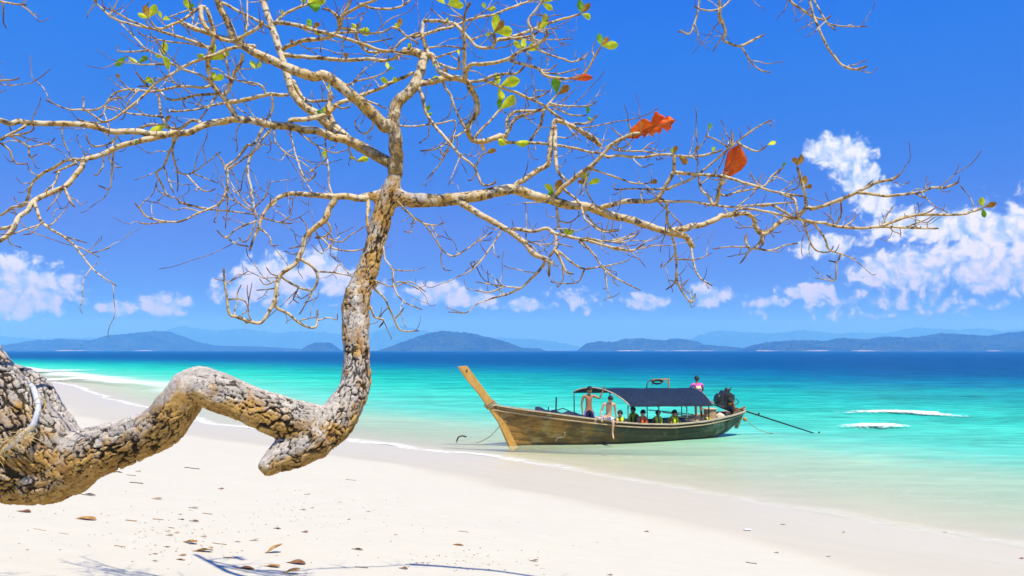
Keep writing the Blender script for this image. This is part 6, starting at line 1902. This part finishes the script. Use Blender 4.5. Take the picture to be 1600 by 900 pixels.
passenger(3.92, -.58, .30, FACE_CAM - .5, (.1, .9, -.2), M_VESTY, M_VESTK, "passenger in a yellow life vest just behind the seated shirtless man", SK_LIGHT)
passenger(4.72, -.60, .30, FACE_CAM + .5, (0, .9, -.45), M_VESTO, M_VESTO, "passenger in an orange life vest under the canopy", SK_LIGHT)
passenger(4.86, .05, .36, FACE_CAM - 1.0, (0, .9, -.1), M_VESTY, M_VESTK, "passenger in a yellow vest half hidden behind the orange vest", SK_TAN)
passenger(5.40, -.55, .27, FACE_CAM + .3, (0, .85, -.5), M_VESTY, M_VESTK, "passenger in a dark and yellow vest between the two canopy poles, head bowed", SK_DARK)
passenger(6.02, -.60, .26, FACE_CAM + .75, (.2, .9, -.35), M_VESTY, M_VESTY, "rearmost passenger in a yellow vest, hand raised to the face", SK_TAN, .97, elL=(-.20, .24, .38), wrL=(-.07, .22, .60), hdL=(.1, -.1, .9))

# ------------------------------------------------------------------ litter on the sand
def ground_many(pp):
    """Points on the sand seen at pixels (n, 2)."""
    D = np.array([list(px_dir(*p)) for p in pp])
    t = np.full(len(D), 7.0)
    for _ in range(14):
        z = ground_z(D[:, 0] * t, D[:, 1] * t)[0]
        t = 0.4 * t + 0.6 * (z - CAM.z) / D[:, 2]
    x, y = D[:, 0] * t, D[:, 1] * t
    return np.stack([x, y, ground_z(x, y)[0]], -1)


def ground_at(px, py):
    return Vector(ground_many([(px, py)])[0])


M_STICK = simple_mat("dry_stick", (0.20, 0.12, 0.06), (0.33, 0.22, 0.12), 12, 0.9, 0.1, bump=0.5)
M_STICKD = simple_mat("dark_stick", (0.06, 0.04, 0.025), (0.12, 0.08, 0.05), 12, 0.9, 0.1)
DRY = {k: [leaf_mesh("dry_leaf", M_LEAF[k], 50 + i * 7 + ord(k), curl=0.10 + 0.07 * i, ragged=0.15 * (i % 3), width=0.42 + 0.06 * (i % 3)) for i in range(4)] for k in 'db'}
for k in DRY:
    for me in DRY[k]:
        if not me.materials: me.materials.append(M_LEAF[k])
rng = random.Random(21)


def dry_leaf(px, py, size_px, k, ang, label, group=None, tilt=0.0):
    p = ground_at(px, py)
    D = p.y
    o = link("dry_leaf", rng.choice(DRY[k]))
    L = size_px * D / FPX
    o.scale = (L, L, L)
    o.rotation_euler = (math.radians(rng.uniform(-14, 14)), -math.radians(tilt * .8) - math.radians(rng.uniform(4, 9)), math.radians(ang))
    o.location = p + Vector((-math.cos(math.radians(ang)) * L * .5, -math.sin(math.radians(ang)) * L * .5, 0.004 + L * .03))
    return tag(o, label, "leaf", group)


def twig(px, py, size_px, ang, r, mat, label, group=None):
    p = ground_at(px, py); D = p.y
    L = size_px * D / FPX
    a = math.radians(ang); d = Vector((math.cos(a), math.sin(a), 0))
    n = Vector((-d.y, d.x, 0))
    def g(v):
        return Vector((v.x, v.y, float(ground_z(v.x, v.y)[0][0]) + r * .6))
    pts = [g(p - d * L / 2), g(p - d * L * .15 + n * L * rng.uniform(-.08, .08)), g(p + d * L * .2 + n * L * rng.uniform(-.06, .06)), g(p + d * L / 2)]
    o = MB().tube(smooth_pts(pts, 3), r, 6).build("twig", mat, None, smooth=True)
    return tag(o, label, "twig", group)


for a in [(428, 864, 30, 'd', 40, "largest curled tan leaf on the sand near the branch shadows", None, 25), (297, 849, 26, 'd', -20, "broad yellow brown dry leaf left of the largest curled leaf", None, 8),
          (133, 812, 32, 'd', 5, "pale brown dry leaf on the sand below the trunk's left end", None, 0), (37, 800, 22, 'b', 0, "dark reddish leaf lying at the left edge of the sand"),
          (138, 774, 22, 'b', 4, "flat red brown leaf just below the trunk's lowest knob"), (455, 897, 28, 'd', 0, "orange brown leaf cut off by the bottom edge", None, 12),
          (462, 881, 30, 'b', -5, "long reddish leaf lying in the branch shadows"), (383, 889, 28, 'b', 12, "dull red leaf in the branch shadows left of the long reddish one"),
          (425, 886, 24, 'd', 0, "pale tan leaf between the two reddish shadow leaves"), (316, 862, 30, 'd', 18, "narrow tan leaf slanting beside the broad yellow brown leaf"),
          (397, 845, 15, 'd', 30, "small curled tan leaf above the largest curled leaf"), (558, 859, 18, 'b', 0, "dark curled leaf alone on the middle sand"),
          (715, 852, 18, 'd', 14, "tan leaf alone on the sand right of the branch shadows"), (834, 877, 14, 'b', 0, "small brown leaf on the sand below the boat's bow"),
          (245, 780, 16, 'd', 10, "green brown leaf under the trunk's first bend"), (480, 773, 10, 'b', 20, "dark scrap of leaf below the trunk's broken spur"), (473, 797, 10, 'b', 0, "black leaf scrap lower down below the broken spur"),
          (303, 815, 16, 'b', -8, "red brown leaf in the middle of the left sand")]:
    dry_leaf(*a)
SM = "small brown leaf scrap scattered on the white sand"
for (px, py, s, k, ang) in [(371, 847, 9, 'd', 10), (283, 812, 10, 'b', 0), (185, 738, 13, 'b', 0), (216, 737, 8, 'b', 15), (302, 794, 16, 'd', 5), (345, 764, 9, 'b', 0), (242, 866, 9, 'd', 10), (285, 868, 12, 'd', 30), (262, 831, 9, 'd', 0), (265, 837, 12, 'd', 5),
                            (276, 833, 9, 'd', 25), (318, 839, 10, 'd', 0), (260, 855, 10, 'd', 0), (329, 856, 8, 'd', 0), (242, 877, 9, 'd', 0), (282, 875, 14, 'd', 0), (433, 826, 12, 'b', 5), (476, 832, 11, 'b', 0), (487, 794, 7, 'b', 30), (281, 804, 7, 'b', 0), (1010, 831, 8, 'b', 0), (1223, 820, 9, 'd', 0), (1476, 832, 9, 'd', 0), (1318, 832, 7, 'b', 40), (1213, 864, 8, 'b', 0), (1294, 870, 8, 'b', 0), (1596, 873, 9, 'b', 0), (630, 889, 14, 'b', -10), (838, 884, 6, 'b', 0), (530, 785, 6, 'b', 0), (545, 812, 7, 'b', 60), (618, 836, 6, 'd', 0), (575, 800, 6, 'b', 0), (660, 880, 7, 'd', 0), (953, 899, 9, 'b', 0)]:
    dry_leaf(px, py, s, k, ang, SM, "small leaf scraps on the sand")
TW = "short thin twig lying on the white sand"
for (px, py, s, ang, r, m) in [(205, 743, 14, 0, .006, M_STICKD), (213, 755, 20, 4, .008, M_STICKD), (300, 732, 24, -6, .009, M_STICKD), (324, 803, 15, 3, .006, M_STICK), (205, 814, 17, 0, .007, M_STICK), (247, 812, 16, 5, .006, M_STICK), (187, 854, 17, -5, .005, M_STICK), (343, 850, 22, -4, .005, M_STICK), (358, 872, 18, 0, .006, M_STICK), (268, 825, 10, -15, .005, M_STICK), (724, 831, 16, -8, .005, M_STICK), (1174, 880, 16, -12, .006, M_STICKD), (548, 750, 16, 0, .007, M_STICK), (62, 828, 22, -10, .003, M_STICK), (100, 834, 16, -8, .003, M_STICK), (565, 887, 20, 10, .005, M_STICKD), (432, 826, 8, 20, .005, M_STICKD), (1275, 730, 8, 0, .01, M_STICKD)]:
    own = {(300, 732): "dark twig lying just under the arch of the trunk", (213, 755): "dark twig under the trunk's low curve, below a shorter one", (548, 750): "brown twig on the sand right of the broken spur",
           (1174, 880): "dark twig near the bottom edge on the right hand sand", (724, 831): "thin brown twig above the lone tan leaf", (1275, 730): "tiny dark twig end in the shallows right of the boat",
           (62, 828): "very thin stalk at the far left of the sand", (565, 887): "dark twig lying at the right end of the branch shadows"}.get((px, py))
    twig(px, py, s, ang, r, m, own or TW, None if own else "short twigs on the sand")

# scrap of white plastic on the wet sand
p = ground_at(1168, 829)
o = sack((0, 0, .02), (.075, .045, .018), 9.0).build("plastic_scrap", simple_mat("white_plastic", (0.60, 0.61, 0.66), (0.5, 0.52, 0.58), 6, 0.3), None, smooth=True)
o.location = p
tag(o, "crumpled white plastic scrap on the wet sand below the boat", "litter")

# crumbs of leaf, shell and twig too small to tell apart
def crumbs():
    V, F, pp = [], [], []
    for i in range(420):
        r = rng.random()
        if r < .35: px, py = rng.gauss(500, 90), rng.gauss(800, 22)
        elif r < .55: px, py = rng.gauss(270, 60), rng.gauss(840, 22)
        elif r < .75: px, py = rng.gauss(720, 60), rng.gauss(876, 10)
        else: px, py = rng.uniform(10, 1000), rng.uniform(760, 899)
        if py < 690 + (px - 430) * .21 + 40 or py > 905: continue
        pp.append((px, py))
    for p in ground_many(pp):
        s = rng.uniform(.004, .013)
        a = rng.uniform(0, 6.28)
        b = len(V)
        for (x, y, z) in ((-1.4, 0, 0), (0, -.6, .1), (1.4, 0, .05), (0, .6, .1), (0, 0, .55)):
            V.append((p[0] + s * (x * math.cos(a) - y * math.sin(a)), p[1] + s * (x * math.sin(a) + y * math.cos(a)), p[2] + s * z + .001))
        F += [[b, b + 1, b + 4], [b + 1, b + 2, b + 4], [b + 2, b + 3, b + 4], [b + 3, b, b + 4]]
    o = link("beach_crumbs", mesh_np("beach_crumbs", V, F, smooth=False), simple_mat("crumbs", (0.30, 0.20, 0.08), (0.10, 0.06, 0.03), 1.3, 0.9, 0.1, coord='Object'))
    tag(o, kind="stuff")


crumbs()

# ------------------------------------------------------------------ rope tied round the trunk at the left
M_PALEROPE = simple_mat("pale_nylon_rope", (0.58, 0.60, 0.64), (0.46, 0.50, 0.56), 40, 0.7, 0.2, bump=0.6)
M_STRAW = simple_mat("frayed_straw", (0.62, 0.47, 0.20), (0.50, 0.36, 0.14), 30, 0.9, 0.1)
pts = [px_pt(52, 606, 4.84), px_pt(57, 622, 4.72), px_pt(60, 640, 4.67), px_pt(53, 662, 4.655), px_pt(34, 681, 4.645), px_pt(8, 700, 4.64), px_pt(-30, 716, 4.66), px_pt(-80, 728, 4.74), px_pt(-100, 720, 4.95), px_pt(-60, 660, 5.12), px_pt(0, 610, 5.10), px_pt(40, 600, 4.96)]
rp = MB().tube(smooth_pts(pts + [pts[0]], 8), 0.016, 8).build("trunk_rope", M_PALEROPE, None, smooth=True)
tag(rp, "pale frayed rope tied round the trunk at the left edge", "rope")
mb = MB()
for i in range(46):
    t = rng.random()
    b0 = px_pt(52 - 60 * t, 665 + 40 * t, 4.63)
    dr = Vector((rng.gauss(-.02, .05), rng.gauss(-.01, .012), -abs(rng.gauss(.06, .04))))
    mb.tube(smooth_pts([b0, b0 + dr * .4 + Vector((rng.gauss(0, .02), -.01, 0)), b0 + dr + Vector((rng.gauss(0, .03), 0, 0))], 4), .0018, 4)
for i in range(6):
    a = rng.uniform(0, 6)
    c0 = px_pt(62, 632, 4.66)
    mb.tube([c0 + Vector((.03 * math.cos(t) * (1 + .3 * i / 6), 0, .04 * math.sin(t))) for t in np.linspace(a, a + 3, 9)], .0018, 4)
tag(mb.build("rope_fray", M_STRAW, rp, smooth=True), kind="stuff")
